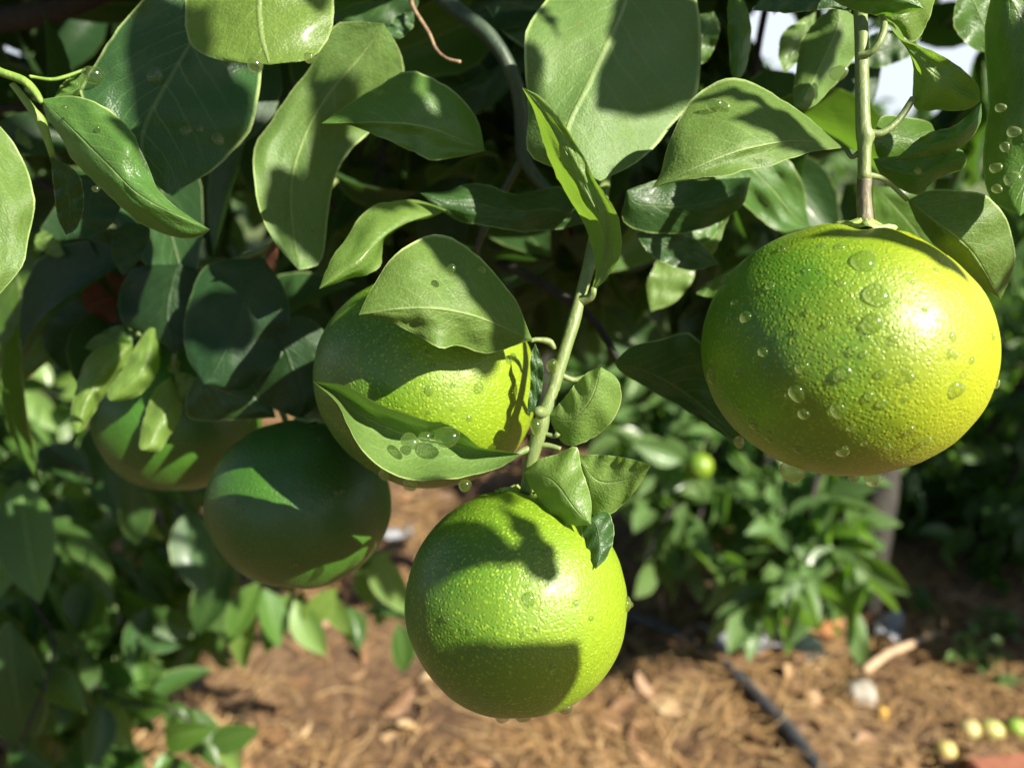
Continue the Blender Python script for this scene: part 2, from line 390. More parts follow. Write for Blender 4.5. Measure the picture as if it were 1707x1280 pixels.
def straw(n, region, wid, length, mat, name, label, cat):
    V = []; F = []
    for k in range(n):
        x = R.uniform(region[0], region[1]); y = region[2]+(region[3]-region[2])*R.random()**1.25
        cl = noise.noise(Vector((x*1.7+3, y*1.7, 4)))
        if cl < -0.18 and R.random() < 0.75: continue
        a = R.gauss(0.4, 0.9)+3*noise.noise(Vector((x*3, y*3, 9))); l = R.uniform(*length); w = R.uniform(*wid)
        bend = R.gauss(0, 1.1); z0 = gh(x, y)+R.uniform(0.001, 0.022); tilt = R.gauss(0, 0.16); pts = []
        for s in range(5):
            t = s/4; aa = a+bend*t; pts.append((x, y, max(z0+tilt*l*t*(1-0.7*t)+0.004*math.sin(3*t), gh(x, y)+0.0015))); x += math.cos(aa)*l/4; y += math.sin(aa)*l/4
        o = len(V)
        for s in range(5):
            t = Vector(pts[min(s+1, 4)])-Vector(pts[max(s-1, 0)]); nrm = Vector((-t.y, t.x, R.uniform(-.5, .5)*t.length)).normalized()*w*(1-0.6*(s/4)**2)
            V += [Vector(pts[s])-nrm, Vector(pts[s])+nrm]
        for s in range(4): F.append([o+2*s, o+2*s+1, o+2*s+3, o+2*s+2])
    o = mesh_obj(name, V, F, mat, None, Vector((0, 1.5, 0))); tag(o, label, cat, kind='stuff')
mstraw = simple_mat('straw', [(0, (0.09, 0.048, 0.02)), (0.35, (0.25, 0.135, 0.052)), (0.7, (0.40, 0.24, 0.095)), (1, (0.58, 0.42, 0.21))], 60, 0.7, 0.001, island=True)
straw(26000, (-1.3, 1.7, 0.75, 3.4), (0.0005, 0.0015), (0.02, 0.15), mstraw, 'dry_grass', 'tangled dry straw and cut grass strewn over the brown soil', 'straw')
def litter():
    n = 1100; x = rng.uniform(-1.3, 2.0, n); y = 0.8+3.2*rng.random(n)**1.2
    z = np.array([gh(a, b)+0.006 for a, b in zip(x, y)])
    pos = np.stack([x, y, z], 1); ax = rng.normal(size=(n, 3))*np.array([1, 1, .18]); nr = np.array([0, 0, 1])+rng.normal(size=(n, 3))*0.45
    VV = frames(pos, ax, nr, rng.uniform(0.03, 0.08, n), rng.uniform(-1.5, 2.5, n)); VV[..., 2] += np.maximum(0, 0.004-VV[..., 2].min(axis=1)+z-0.008)[:, None]
    m = simple_mat('leaf litter', [(0, (0.06, 0.035, 0.02)), (0.4, (0.16, 0.085, 0.04)), (0.75, (0.32, 0.18, 0.085)), (1, (0.50, 0.38, 0.22))], 80, 0.6, 0.001, island=True)
    o = batch_obj('leaf_litter', VV, m, None, Vector((0, 1.5, 0))); tag(o, 'brown fallen leaves scattered through the straw on the ground', 'leaf litter', kind='stuff')
litter()

def blob(c, r, seed, sub=3, amp=0.18, fr=1.6, flat=1.0):
    """irregular rounded lump; r = (rx, ry, rz)"""
    bm = bmesh.new(); bmesh.ops.create_icosphere(bm, subdivisions=sub, radius=1)
    V = []
    for v in bm.verts:
        k = 1+amp*noise.noise(v.co*fr+Vector((seed*7.3, 0, 0)))+amp*0.4*noise.noise(v.co*fr*3+Vector((0, seed, 0)))
        q = v.co*k; q = Vector((math.copysign(abs(q.x)**flat, q.x), math.copysign(abs(q.y)**flat, q.y), math.copysign(abs(q.z)**flat, q.z)))
        V.append(Vector(c)+Vector((q.x*r[0], q.y*r[1], q.z*r[2])))
    F = [[v.index for v in f.verts] for f in bm.faces]; bm.free()
    return V, F

# hose, stick, stone, plastic, brick, fallen fruit
def on(px, py, dz=0.0):
    g = G(px, py); return Vector((g.x, g.y, gh(g.x, g.y)+dz))
hp = [on(930, 985, .012), on(1050, 1036, .012), on(1130, 1070, .012), on(1200, 1115, .012), on(1265, 1180, .012), on(1330, 1255, .012), on(1400, 1360, .012), on(1450, 1500, .012)]
v, f = tube(hp, [0.012]*len(hp), 14, 90)
mh = simple_mat('black hose', [(0, (0.03, 0.032, 0.037)), (1, (0.085, 0.087, 0.095))], 60, 0.38, 0.001)
tag(mesh_obj('irrigation_hose', v, f, mh), 'black irrigation hose lying diagonally across the straw', 'hose')
v, f = tube([on(1436, 1140, .02), on(1475, 1115, .024), on(1510, 1097, .022), on(1555, 1076, .02)], [0.0085, 0.0075, 0.007, 0.005], 8, 20)
tag(mesh_obj('stick', v, f, stem_mat('pale wood', (0.34, 0.22, 0.13), (0.52, 0.38, 0.25), 60, 0.8)), 'pale broken stick lying in straw beyond the white stone', 'stick')
v, f = blob(on(1432, 1172, .012), (0.026, 0.022, 0.024), 3, flat=0.75)
tag(mesh_obj('stone', v, f, simple_mat('white stone', [(0, (0.25, 0.22, 0.18)), (1, (0.46, 0.42, 0.36))], 60, 0.7, 0.003)), 'whitish angular stone lying in the sunlit straw', 'stone')
v, f = blob(on(1352, 1178, .012), (0.016, 0.014, 0.013), 8)
tag(mesh_obj('clod', v, f, simple_mat('tan clod', [(0, (0.40, 0.24, 0.13)), (1, (0.58, 0.38, 0.22))], 60, 0.8, 0.003)), 'small tan clod between the hose and the white stone', 'clod')
v, f = blob(on(1374, 1050, .03), (0.028, 0.022, 0.026), 5, flat=0.7)
tag(mesh_obj('clod', v, f, simple_mat('orange clod', [(0, (0.36, 0.13, 0.05)), (1, (0.55, 0.24, 0.10))], 60, 0.8, 0.003)), 'orange lump of earth beside the hanging leaf tips', 'clod')
v, f = blob(on(1469, 1198, .012), (0.009, 0.009, 0.011), 9)
tag(mesh_obj('fallen_petal', v, f, simple_mat('yellow peel', [(0, (0.6, 0.32, 0.03)), (1, (0.75, 0.45, 0.05))], 60, 0.6, 0.001)), 'tiny bright orange yellow scrap below the white stone', 'scrap')
def scrap(px, py, w, h, mat, label, rot, seed):
    c = on(px, py, .008); V = []; F = []; n = 12
    for i in range(n+1):
        for j in range(n+1):
            x = (i/n-.5)*w; y = (j/n-.5)*h; q = Vector((x*9, y*9, seed))*2.5
            xx = x*math.cos(rot)-y*math.sin(rot); yy = x*math.sin(rot)+y*math.cos(rot)
            ed = 1+0.25*noise.noise(Vector((i*.6, j*.6, seed)))
            V.append(c+Vector((xx*ed, yy*ed, 0.02+0.035*noise.noise(q)+0.012*noise.noise(q*3))))
    for i in range(n):
        for j in range(n): a = i*(n+1)+j; F.append([a, a+1, a+n+2, a+n+1])
    o = mesh_obj('plastic_scrap', V, F, mat); mo = o.modifiers.new('thick', 'SOLIDIFY'); mo.thickness = 0.0006
    tag(o, label, 'plastic scrap', 'crumpled plastic sheet scraps on the ground')
mpl = simple_mat('grey plastic', [(0, (0.20, 0.21, 0.23)), (1, (0.34, 0.35, 0.38))], 30, 0.3, 0.004)
mpw = simple_mat('pale plastic', [(0, (0.42, 0.42, 0.42)), (1, (0.66, 0.66, 0.66))], 30, 0.3, 0.004)
scrap(1235, 1085, .13, .11, mpl, 'crumpled grey plastic scrap left of the hanging leaf tips', 0.3, 1)
scrap(1318, 1082, .055, .13, mpw, 'pale shiny plastic strip standing right of the hanging leaf tips', 0.5, 2)
scrap(1478, 1062, .08, .05, mpl, 'small grey plastic scrap in the shade beyond the stick', 1.1, 3)
scrap(1235, 1005, .13, .05, mpl, 'dull plastic fold behind the hanging leaf tips', 0.1, 5)
scrap(655, 900, .09, .06, mpl, 'grey plastic scrap seen between the two lower fruits', 0.2, 6)

def brick():
    c = on(1738, 1340, .02); bm = bmesh.new(); bmesh.ops.create_cube(bm, size=1)
    bmesh.ops.scale(bm, vec=(.20, .095, .055), verts=bm.verts); bmesh.ops.bevel(bm, geom=bm.edges[:], offset=.004, segments=3, affect='EDGES')
    bmesh.ops.rotate(bm, cent=(0, 0, 0), matrix=Matrix.Rotation(0.12, 3, 'Z'), verts=bm.verts)
    V = [c+v.co*(1+0.02*noise.noise(v.co*30)) for v in bm.verts]; F = [[v.index for v in f.verts] for f in bm.faces]; bm.free()
    tag(mesh_obj('brick', V, F, simple_mat('brick', [(0, (0.22, 0.075, 0.04)), (1, (0.34, 0.13, 0.075))], 40, 0.85, 0.003), smooth=False), 'red brown brick on the ground behind which small fallen fruits lie', 'brick')
brick()
for (x, y, r, col, lab) in ((1612, 1233, .0175, ((0.5, 0.42, 0.16), (0.62, 0.52, 0.24)), 'cream yellow fallen fruit, leftmost of the three by the brick'),
                          (1648, 1236, .0185, ((0.40, 0.46, 0.12), (0.58, 0.56, 0.2)), 'yellow green fallen fruit between a cream one and a green one'),
                          (1690, 1230, .0165, ((0.24, 0.42, 0.06), (0.36, 0.52, 0.10)), 'green fallen fruit lying behind the brick at the right'),
                          (1572, 1268, .0160, ((0.55, 0.44, 0.12), (0.66, 0.54, 0.2)), 'yellowish fallen fruit lying apart, in front of the other three')):
    c = on(x, y, r*.85); t = thing('fallen_fruit', c, lab, 'fruit', 'small fallen citrus fruits by the brick')
    v, f = blob(c, (r, r, r*.93), x, amp=.04); mesh_obj('skin', v, f, simple_mat('fallen skin', [(0, col[0]), (1, col[1])], 120, 0.4, 0.001), t, c)
    v, f = tube([c+Vector((0, 0, r*.88)), c+Vector((.001, 0, r*1.05))], [.002, .0017], 6, 3); mesh_obj('stem_stub', v, f, MAT['twig'], t)
def weed(px, py, n, h, label):
    c = on(px, py); t = thing('weed', c, label, 'weed', 'low green weeds in the shade')
    pos = []; ax = []; 
    for k in range(n):
        a = R.uniform(0, 6.28); z = R.uniform(0.01, h); pos.append((c.x+R.gauss(0, .02), c.y+R.gauss(0, .02), c.z+z)); ax.append((math.cos(a), math.sin(a), R.uniform(0, .9)))
    VV = frames(np.array(pos), np.array(ax), np.array([[0, 0, 1.]]*n)+rng.normal(size=(n, 3))*.3, rng.uniform(.02, .045, n))
    batch_obj('foliage', VV, MAT['mid'] if n > 40 else MAT['crown'], t)
    v, f = merge([tube([c, c+Vector((R.gauss(0, .02), R.gauss(0, .02), h))], [.0015, .0008], 5, 4) for _ in range(5)]); mesh_obj('stem', v, f, MAT['stemy'], t)
weed(1620, 1120, 42, .06, 'small bright green weed growing at the edge of the shade')
weed(1660, 1060, 34, .06, 'dark low weed in the shade right of the bright one')
weed(1530, 1020, 16, .04, 'dark low weed near the foot of the shaded tree')

# ------------------------------------------------------------------ background trees
def tree(name, label, trunk, clumps, per, mat='crown', size=(.06, .10), limbs=6, group='citrus trees in the orchard behind', droop=.7):
    base = trunk[0][0]; t = thing(name, base, label, 'tree', group)
    v, f = tube([p for p, r in trunk], [r for p, r in trunk], 12, 24); mesh_obj('trunk', v, f, MAT['bark'], t)
    pos, ax, nr, sz = clump_leaves(clumps, per, size, droop)
    VV = frames(pos, ax, nr, sz, rng.uniform(.3, 1.8, len(pos))); batch_obj('crown', VV, MAT[mat], t)
    top = trunk[-1][0]; mids = trunk[len(trunk)//2:]
    for k, (c, r, w) in enumerate(clumps[:limbs]):
        s, sr = mids[k % len(mids)]; c = Vector(c); m = (s+c)/2+Vector((R.gauss(0, .04), R.gauss(0, .04), .08))
        v, f = tube([s, m, c, c+(c-m)*.25+Vector((0, 0, -.05))], [sr*.6, sr*.38, sr*.2, sr*.1], 7, 14); mesh_obj('branch', v, f, MAT['bark'], t)
    return t
g = G(1440, 1010)
T1 = tree('citrus_tree', 'nearest background citrus tree, dark trunk below the big fruit, leafy tips hanging low',
     [(g+Vector((0, 0, -.03)), .036), (P(1455, 900, 1.55), .034), (P(1475, 780, 1.62), .03), (P(1470, 600, 1.75), .028), (P(1440, 380, 1.9), .02)],
     [(P(1125, 760, 1.55), .08, .8), (P(1120, 850, 1.5), .05, .35), (P(1150, 900, 1.48), .03, .15), (P(1240, 780, 1.55), .10, .8), (P(1350, 850, 1.42), .07, .55), (P(1390, 900, 1.38), .04, .25), (P(1330, 930, 1.34), .04, .3), (P(1385, 960, 1.36), .04, .22),
      (P(1300, 945, 1.30), .02, .2), (P(1380, 790, 1.55), .08, .5), (P(1200, 700, 1.7), .14, 1.2), (P(1120, 640, 1.8), .14, 1.1), (P(1090, 700, 1.75), .08, .4), (P(1320, 620, 2.0), .35, 2.6), (P(1500, 560, 2.0), .3, 2), (P(1330, 520, 2.1), .26, 1.4), (P(1500, 760, 1.9), .12, .6)],
     150, mat='mid')
g = G(1800, 960)
T2 = tree('citrus_tree', 'background citrus tree at the right edge with low dense shaded skirt of leaves',
     [(g+Vector((0, 0, -.03)), .04), (g+Vector((.02, 0, .3)), .036), (g+Vector((-.02, .02, .7)), .03), (g+Vector((0, 0, 1.1)), .02)],
     [(P(1590, 790, 1.95), .14, 1.2), (P(1650, 860, 1.85), .15, 1.3), (P(1700, 900, 1.9), .2, 1.6), (P(1560, 860, 2.0), .10, .6), (P(1690, 740, 2.0), .3, 2.6), (P(1640, 620, 2.2), .3, 2.6), (P(1760, 500, 2.2), .3, 2.6), (P(1640, 960, 1.8), .08, .4),
      (P(1700, 380, 2.4), .3, 1.5), (P(1850, 800, 1.9), .4, 3)], 150)
g = G(900, 720)
T3 = tree('citrus_tree', 'sunlit background citrus tree seen in the gap above the centre stem',
     [(g, .04), (g+Vector((0, 0, .3)), .036), (g+Vector((.05, 0, .7)), .03), (g+Vector((0, 0, 1.0)), .02)],
     [(P(930, 470, 2.9), .35, 3), (P(1010, 560, 2.7), .3, 2.5), (P(860, 600, 2.9), .3, 2.5), (P(1060, 640, 2.6), .22, 1.5), (P(1100, 480, 3.0), .35, 3), (P(780, 480, 3.2), .4, 3), (P(950, 670, 2.7), .2, 1.2), (P(1200, 540, 3.2), .4, 3)], 130)
gx = Vector((1.85, .8, 0))  # unseen tree, added for the shade on the ground at right
T4 = tree('citrus_tree', 'unseen citrus tree added past the right edge, its crown shading the ground and dark trunk', [(gx, .04), (gx+Vector((0, 0, .35)), .036), (gx+Vector((-.05, .02, .8)), .03), (gx+Vector((0, 0, 1.1)), .02)],
     [((1.66, .82, .80), .12, 1.1), ((1.78, .85, .86), .2, 2), ((1.95, 1.1, .85), .2, 2), ((1.85, .95, 1.08), .16, 1.4), ((2.1, .8, 1.0), .25, 2), ((1.7, .8, .60), .13, .8)], 150)
# farther rows
far = [(6.0, 14.0), (7.2, 15.5), (-.2, 4.6), (1.2, 4.8), (8.6, 17.0), (-3.4, 5.2), (-1.5, 6.5), (.8, 6.0), (4.4, 5.0), (6.5, 7.5), (-5.5, 8), (-2.5, 10), (1, 10.5), (8, 11), (11, 14), (-8, 13), (-4, 15), (0.5, 17), (13, 19), (3.6, 21), (7.5, 24)]
src = None
for k, (x, y) in enumerate(far+[(-2.2, -2.3), (0.3, -2.9), (-3.2, .1)]):
    if src is None:
        b = Vector((x, y, 0)); cl = []
        for _ in range(22):
            a = R.uniform(0, 6.28); rr = R.uniform(0, .75); cl.append((b+Vector((math.cos(a)*rr, math.sin(a)*rr, R.uniform(.45, 1.35)-.25*rr)), .28, 1))
        src = tree('citrus_tree', 'distant orchard citrus tree in the far rows behind', [(b, .05), (b+Vector((0, 0, .4)), .045), (b+Vector((.03, 0, .9)), .03)], cl, 110, mat='far', size=(.08, .13), group='far orchard rows')
    else:
        c = src.copy(); COL.objects.link(c); c.location = (x, y, 0); c.rotation_euler.z = k*1.7; c.scale = [R.uniform(.85, 1.1)]*3
        if y < 0: c['label'] = ['citrus tree of the row behind the photographer, left', 'citrus tree of the row behind the photographer, middle', 'citrus tree of the row behind the photographer, right'][k-len(far)]; c['group'] = 'citrus row behind the photographer'
        for ch in src.children:
            d = ch.copy(); COL.objects.link(d); d.parent = c
# distant wood line
def wood():
    n = 9000; a = rng.uniform(-.9, .9, n); r = rng.uniform(55, 75, n); x = np.sin(a)*r; y = np.cos(a)*r
    top = 2.6+1.4*np.sin(a*9)+1.2*np.sin(a*23+1)+.7*np.sin(a*51); z = rng.random(n)*top
    pos = np.stack([x, y, z], 1)
    VV = frames(pos, rng.normal(size=(n, 3)), rng.normal(size=(n, 3)), rng.uniform(1.2, 2.2, n), np.ones(n)); o = batch_obj('distant_wood', VV, MAT['far'], None, Vector((0, 60, 0)))
    tag(o, 'hazy dark line of distant trees under the sky', 'wood', kind='stuff')
wood()

# left neighbouring tree: individual leaves in front, the rest as one mass
g = Vector((-.95, .95, 0))
TL = thing('citrus_tree', g, 'leafy low citrus tree at lower left, large shaded leaves hanging over the straw', 'tree', 'citrus trees in the orchard behind')
v, f = tube([g+Vector((0, 0, -.03)), g+Vector((.02, 0, .3)), g+Vector((0, .02, .6)), g+Vector((.05, 0, .9))], [.04, .036, .03, .02], 12, 20); mesh_obj('trunk', v, f, MAT['bark'], TL)
# ------------------------------------------------------------------ left tree leaves
def leaf3(parent, base, dirv, nrm, size, mat, curl=1.0):
    VV = frames(np.array([base]), np.array([dirv]), np.array([nrm]), np.array([size]), np.array([curl]))
    return batch_obj('leaf', VV, MAT[mat], parent, Vector(base))
def pleaf(parent, x0, y0, d0, x1, y1, d1, mat='leaf', roll=0.0, curl=1.0):
    """leaf from base pixel to tip pixel at given depths; roll turns the blade about its axis"""
    a = P(x0, y0, d0); b = P(x1, y1, d1); ax = b-a; n = (CAM-a).normalized(); n = (n-ax.normalized()*n.dot(ax.normalized())).normalized()
    n = Matrix.Rotation(roll, 3, ax.normalized()) @ n
    return leaf3(parent, a, ax, n, ax.length, mat, curl)
LT = [ # stems of the left tree: path, then leaves follow
 [(-120, 640, .75), (20, 690, .66), (90, 760, .62), (160, 800, .66)],
 [(-140, 900, .7), (-20, 900, .66), (60, 1010, .64), (90, 1090, .62), (30, 1250, .6)],
 [(-150, 760, .95), (100, 800, .85), (260, 820, .82), (340, 900, .8), (420, 960, .82)],
 [(-150, 860, 1.1), (200, 900, 1.0), (420, 920, .95), (540, 960, .92), (600, 960, .9)],
 [(-130, 1100, .8), (80, 1080, .76), (180, 1160, .74), (280, 1180, .72), (330, 1215, .72)],
 [(-150, 560, 1.3), (0, 620, 1.2), (90, 660, 1.15), (140, 700, 1.1)],
]
for st in LT:
    q = [(x, y, d, 4 if d < .8 else 3) for x, y, d in st]; v, f = px_tube([(a, b, c_, w*.6) for a, b, c_, w in q], 7, 20); mesh_obj('branch', v, f, MAT['bark'], TL)
LL = [(30,800,.62,60,1005,.60,'leaf',.3),(0,800,.63,5,1000,.6,'leaf',-.5),(10,1040,.62,40,1260,.64,'dark',.4),(95,1090,.64,150,1190,.66,'dark',.5),(60,1120,.64,140,1180,.62,'leaf',-.3),
 (150,800,.70,60,740,.72,'dark',.2),(160,690,.75,200,870,.72,'dark',.5),(215,800,.72,235,910,.74,'dark',-.3),(200,790,.78,300,790,.76,'dark',.3),(310,850,.74,345,1000,.72,'dark',.2),(240,830,.76,262,910,.8,'young',.9),
 (100,830,.8,200,760,.8,'leaf',.6),(130,880,.78,40,960,.8,'dark',.3),(170,920,.8,120,1010,.8,'dark',-.4),(60,1000,.75,140,1050,.73,'dark',.2),(120,1040,.75,10,1010,.73,'dark',.4),(250,1010,.85,210,1110,.83,'dark',.2),
 (200,1020,.9,290,1020,.9,'dark',.5),(380,940,.85,330,1060,.85,'dark',.3),(430,970,.85,380,1075,.83,'leaf',.2),(440,980,.86,470,1080,.86,'leaf',-.5),(420,990,.88,400,1120,.88,'young',.8),(480,990,.88,440,1090,.87,'leaf',.3),
 (490,1000,.86,540,1095,.86,'young',.2),(560,980,.86,500,1050,.86,'young',-.3),(540,985,.87,585,1060,.87,'young',.4),(620,925,.84,680,1025,.82,'young',.2),(640,935,.85,570,930,.86,'leaf',.4),(600,950,.86,620,1015,.88,'leaf',.5),(590,955,.85,655,920,.86,'young',.3),
 (270,1230,.72,355,1215,.70,'leaf',.3),(290,1250,.72,250,1300,.7,'leaf',.3),(350,1240,.73,430,1215,.71,'leaf',.1),(370,1230,.74,400,1290,.72,'young',.3),(180,1160,.74,215,1250,.72,'young',.3),(190,1150,.74,240,1180,.73,'leaf',.5),(150,1130,.72,90,1220,.7,'dark',.4),(170,1170,.72,150,1290,.7,'dark',-.3),
 (20,1230,.66,90,1290,.64,'dark',.4),(230,1060,.8,300,1080,.8,'dark',.4),(220,1080,.8,240,1170,.8,'leaf',.3),(20,640,1.1,-30,720,1.1,'young',.5),(40,650,1.1,100,720,1.1,'young',.3),(60,660,1.1,20,760,1.1,'leaf',.3),(90,640,1.1,140,620,1.1,'young',.3),(80,650,1.1,60,590,1.1,'young',.3),
 (100,660,1.1,170,650,1.1,'young',-.6),(110,690,1.1,150,780,1.1,'leaf',.4),(60,700,1.05,40,800,1.05,'leaf',-.4),(10,700,1.0,70,740,1.0,'young',.6)]
for (a, b, c, d, e, g_, mt, ro) in LL:
    pleaf(TL, a, b, c, d+R.uniform(-4, 4), e, g_, mt, ro+R.gauss(0, .15), R.uniform(.4, 1.8))
cl = [(P(-60, 900, .8), .12, 1.2), (P(60, 950, .9), .1, 1.1), (P(150, 1000, .95), .09, .8), (P(60, 1200, .8), .1, 1.1), (P(30, 780, 1.0), .12, 1.0), (P(240, 940, 1.0), .09, .7), (P(360, 1000, 1.0), .06, .4), (P(190, 800, 1.1), .1, .7),
      (P(30, 660, 1.35), .16, 1.1), (P(130, 720, 1.3), .12, .6), (P(440, 985, 1.0), .05, .3), (P(120, 1230, .85), .07, .6), (P(-200, 1000, .8), .2, 2), (P(-250, 700, 1.1), .3, 3), (P(540, 1000, .95), .04, .16)]
pos, ax, nr, sz = clump_leaves(cl, 62, (.05, .085), .8)
o = batch_obj('foliage', frames(pos, ax, nr, sz, rng.uniform(.3, 1.8, len(pos))), MAT['crown'], TL); o['kind'] = 'stuff'

# ------------------------------------------------------------------ the near tree
NB = Vector((-.75, -.15, 0))
CT = thing('citrus_tree', NB, 'near citrus tree whose wet leafy twigs fill the top of the photo', 'tree')
v, f = tube([NB+Vector((0, 0, -.03)), NB+Vector((.03, .05, .5)), NB+Vector((.1, .15, 1.0)), NB+Vector((.25, .3, 1.5)), NB+Vector((.3, .35, 2.0))], [.055, .05, .042, .03, .02], 14, 30); mesh_obj('trunk', v, f, MAT['bark'], CT)
def branch(parts, mat='stem'):
    v, f = merge(parts); return mesh_obj('branch', v, f, MAT[mat], CT)

# fruits ------------------------------------------------------------
def fruit(name, label, px, py, d, rx, ry, mat, stem_to, tilt=(0, 0, 0), seed=1, nip=0.06):
    """an oblate, slightly lopsided citrus with a dented pole and a calyx"""
    c = P(px, py, d); t = thing(name, c, label, 'fruit', 'green citrus fruits on the near tree')
    M = Matrix.Rotation(tilt[0], 3, 'X') @ Matrix.Rotation(tilt[1], 3, 'Y')
    nU, nV = 112, 72; V = []; F = []
    for i in range(nV+1):
        th = PI*i/nV
        for j in range(nU):
            w = 2*PI*j/nU; n = Vector((math.sin(th)*math.cos(w), math.sin(th)*math.sin(w), math.cos(th)))
            k = 1 + 0.016*noise.noise(n*1.8+Vector((seed, 0, 0))) + 0.006*noise.noise(n*5+Vector((0, seed, 0)))
            x = Vector((n.x*rx, n.y*rx, n.z*ry))*k
            dent = math.exp(-(th/0.20)**2); x.z -= dent*ry*0.07
            dent = math.exp(-((PI-th)/0.22)**2); x.z += dent*ry*0.04
            x.z += ry*0.02*math.exp(-((th-.3)/0.14)**2)*math.cos(5*w+seed)
            V.append(c + M @ x)
    for i in range(nV):
        for j in range(nU): a = i*nU+j; b = i*nU+(j+1) % nU; F.append([a, a+nU, b+nU, b])
    mesh_obj('skin', V, F, MAT[mat], t, c)
    top = c + M @ Vector((0, 0, ry*0.945)); ax = (M @ Vector((0, 0, 1))).normalized()
    # calyx: a small five-lobed collar
    V = []; F = []; ns = 40; rings = [(0.0018, .0030), (.0032, .0022), (.0050, .0012), (.0066, .0018), (.0062, .0006)]
    a1 = ax.orthogonal().normalized(); a2 = ax.cross(a1)
    for r, h in rings:
        for k in range(ns):
            w = 2*PI*k/ns; rr = r*(1+(.32 if r > .003 else .05)*max(0, math.cos(5*w+seed))); V.append(top+(a1*math.cos(w)+a2*math.sin(w))*rr+ax*(h+.0004*math.sin(7*w+seed)))
    for i in range(len(rings)-1):
        for k in range(ns): F.append([i*ns+k, i*ns+(k+1) % ns, (i+1)*ns+(k+1) % ns, (i+1)*ns+k])
    mesh_obj('calyx', V, F, MAT['calyx'], t, top)
    return t, c, M, top
def hit(c, M, rx, ry, px, py):
    d = (P(px, py, 1)-CAM); Mi = M.transposed(); o = Mi @ (CAM-c); q = Mi @ d
    s = Vector((1/rx, 1/rx, 1/ry)); o = Vector([a*b for a, b in zip(o, s)]); q = Vector([a*b for a, b in zip(q, s)])
    A = q.dot(q); B = o.dot(q); Cc = o.dot(o)-1; D = B*B-A*Cc
    if D < 0: t = -B/A
    else: t = (-B-math.sqrt(D))/A
    x = o+q*t; n = Vector([a*b for a, b in zip(x, s)]).normalized()
    return CAM+d*t, (M @ n).normalized()
def drop(parent, p, n, r, h=0.5, hang=0.0, seed=0):
    """a bead of water: dome of radius r on a surface with normal n; hang stretches it downwards"""
    a1 = n.orthogonal().normalized(); a2 = n.cross(a1); V = []; F = []; nu, nv = 20, 10
    ph = R.uniform(0, 6)
    for i in range(nv+1):
        th = PI*i/nv
        for j in range(nu):
            w = 2*PI*j/nu; rr = r*(1+.10*math.sin(2*w+ph)+.05*math.sin(3*w+ph*2))
            q = (a1*math.cos(w)+a2*math.sin(w))*(math.sin(th)*rr) + n*(math.cos(th)*r*h)
            if hang:
                dn = Vector((0, 0, -1)); k = q.dot(dn)/r; q = q + dn*(hang*r*max(0, k))
            V.append(p+q)
    for i in range(nv):
        for j in range(nu): F.append([i*nu+j, (i+1)*nu+j, (i+1)*nu+(j+1) % nu, i*nu+(j+1) % nu])
    o = mesh_obj('water_drop', V, F, MAT['water'], parent); return o
def fdrops(fr, rx, ry, lst):
    t, c, M, top = fr
    for (x, y, s) in lst:
        p, n = hit(c, M, rx, ry, x, y); d = (p-CAM).dot(-BK); r = s/FPX*d; drop(t, p+n*r*.05, n, r, .55, .15)

def frx(r, d): return r/FPX*d
F1 = fruit('green_citrus_fruit', 'largest fruit, ripeness and sunlight coloured into its yellow side, hanging alone from the right stem', 1401, 583, .222, .0389, .0357, 'F1', None, (-.10, .10), 1)
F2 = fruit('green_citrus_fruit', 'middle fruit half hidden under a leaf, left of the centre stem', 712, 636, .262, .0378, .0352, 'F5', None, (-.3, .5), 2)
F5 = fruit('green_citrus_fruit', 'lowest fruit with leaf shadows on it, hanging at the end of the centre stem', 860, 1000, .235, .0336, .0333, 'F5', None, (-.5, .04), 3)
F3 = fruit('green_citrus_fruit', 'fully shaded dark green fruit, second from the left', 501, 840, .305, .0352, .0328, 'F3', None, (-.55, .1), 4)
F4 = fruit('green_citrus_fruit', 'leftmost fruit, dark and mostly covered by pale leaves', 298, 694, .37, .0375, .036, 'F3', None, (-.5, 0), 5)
fdrops(F1, .0389, .0357, [(1462, 492, 21), (1455, 538, 17), (1488, 566, 9), (1440, 436, 22), (1328, 655, 14), (1408, 620, 12), (1398, 684, 14), (1450, 660, 8), (1472, 672, 9), (1594, 648, 15), (1337, 612, 11), (1272, 586, 9), (1243, 528, 11), (1216, 530, 9),
       (1400, 412, 8), (1370, 410, 7), (1305, 415, 8), (1185, 625, 12), (1256, 706, 10), (1282, 730, 7), (1405, 752, 11), (1330, 748, 9), (1545, 735, 8), (1510, 618, 7), (1340, 690, 10), (1230, 620, 8), (1420, 712, 8), (1655, 560, 6), (1662, 640, 7), (1210, 480, 6), (1345, 450, 6), (1560, 450, 5), (1480, 745, 6), (1380, 540, 5), (1300, 560, 5), (1440, 590, 5), (1620, 600, 6)])
fdrops(F5, .0336, .0333, [(882, 998, 11), (1045, 1005, 12), (745, 1030, 6), (850, 1075, 7), (985, 1030, 5), (800, 940, 5), (920, 1110, 6)])
fdrops(F2, .0378, .0352, [(798, 645, 9), (855, 595, 8), (782, 697, 5), (680, 595, 6), (650, 560, 6), (720, 610, 5)])
for fr, rx, ry, cx, cy, wx_, wy_, n in ((F1, .0389, .0357, 1401, 600, 240, 180, 34), (F5, .0336, .0333, 860, 1000, 180, 180, 12), (F2, .0378, .0352, 780, 640, 110, 80, 8), (F3, .0352, .0328, 500, 840, 140, 130, 7)):
    for k in range(n):
        a = R.uniform(0, 6.28); q = math.sqrt(R.random())*.93; fdrops(fr, rx, ry, [(cx+wx_*q*math.cos(a), cy+wy_*q*math.sin(a), R.choice((3, 4, 5, 6, 8)))])
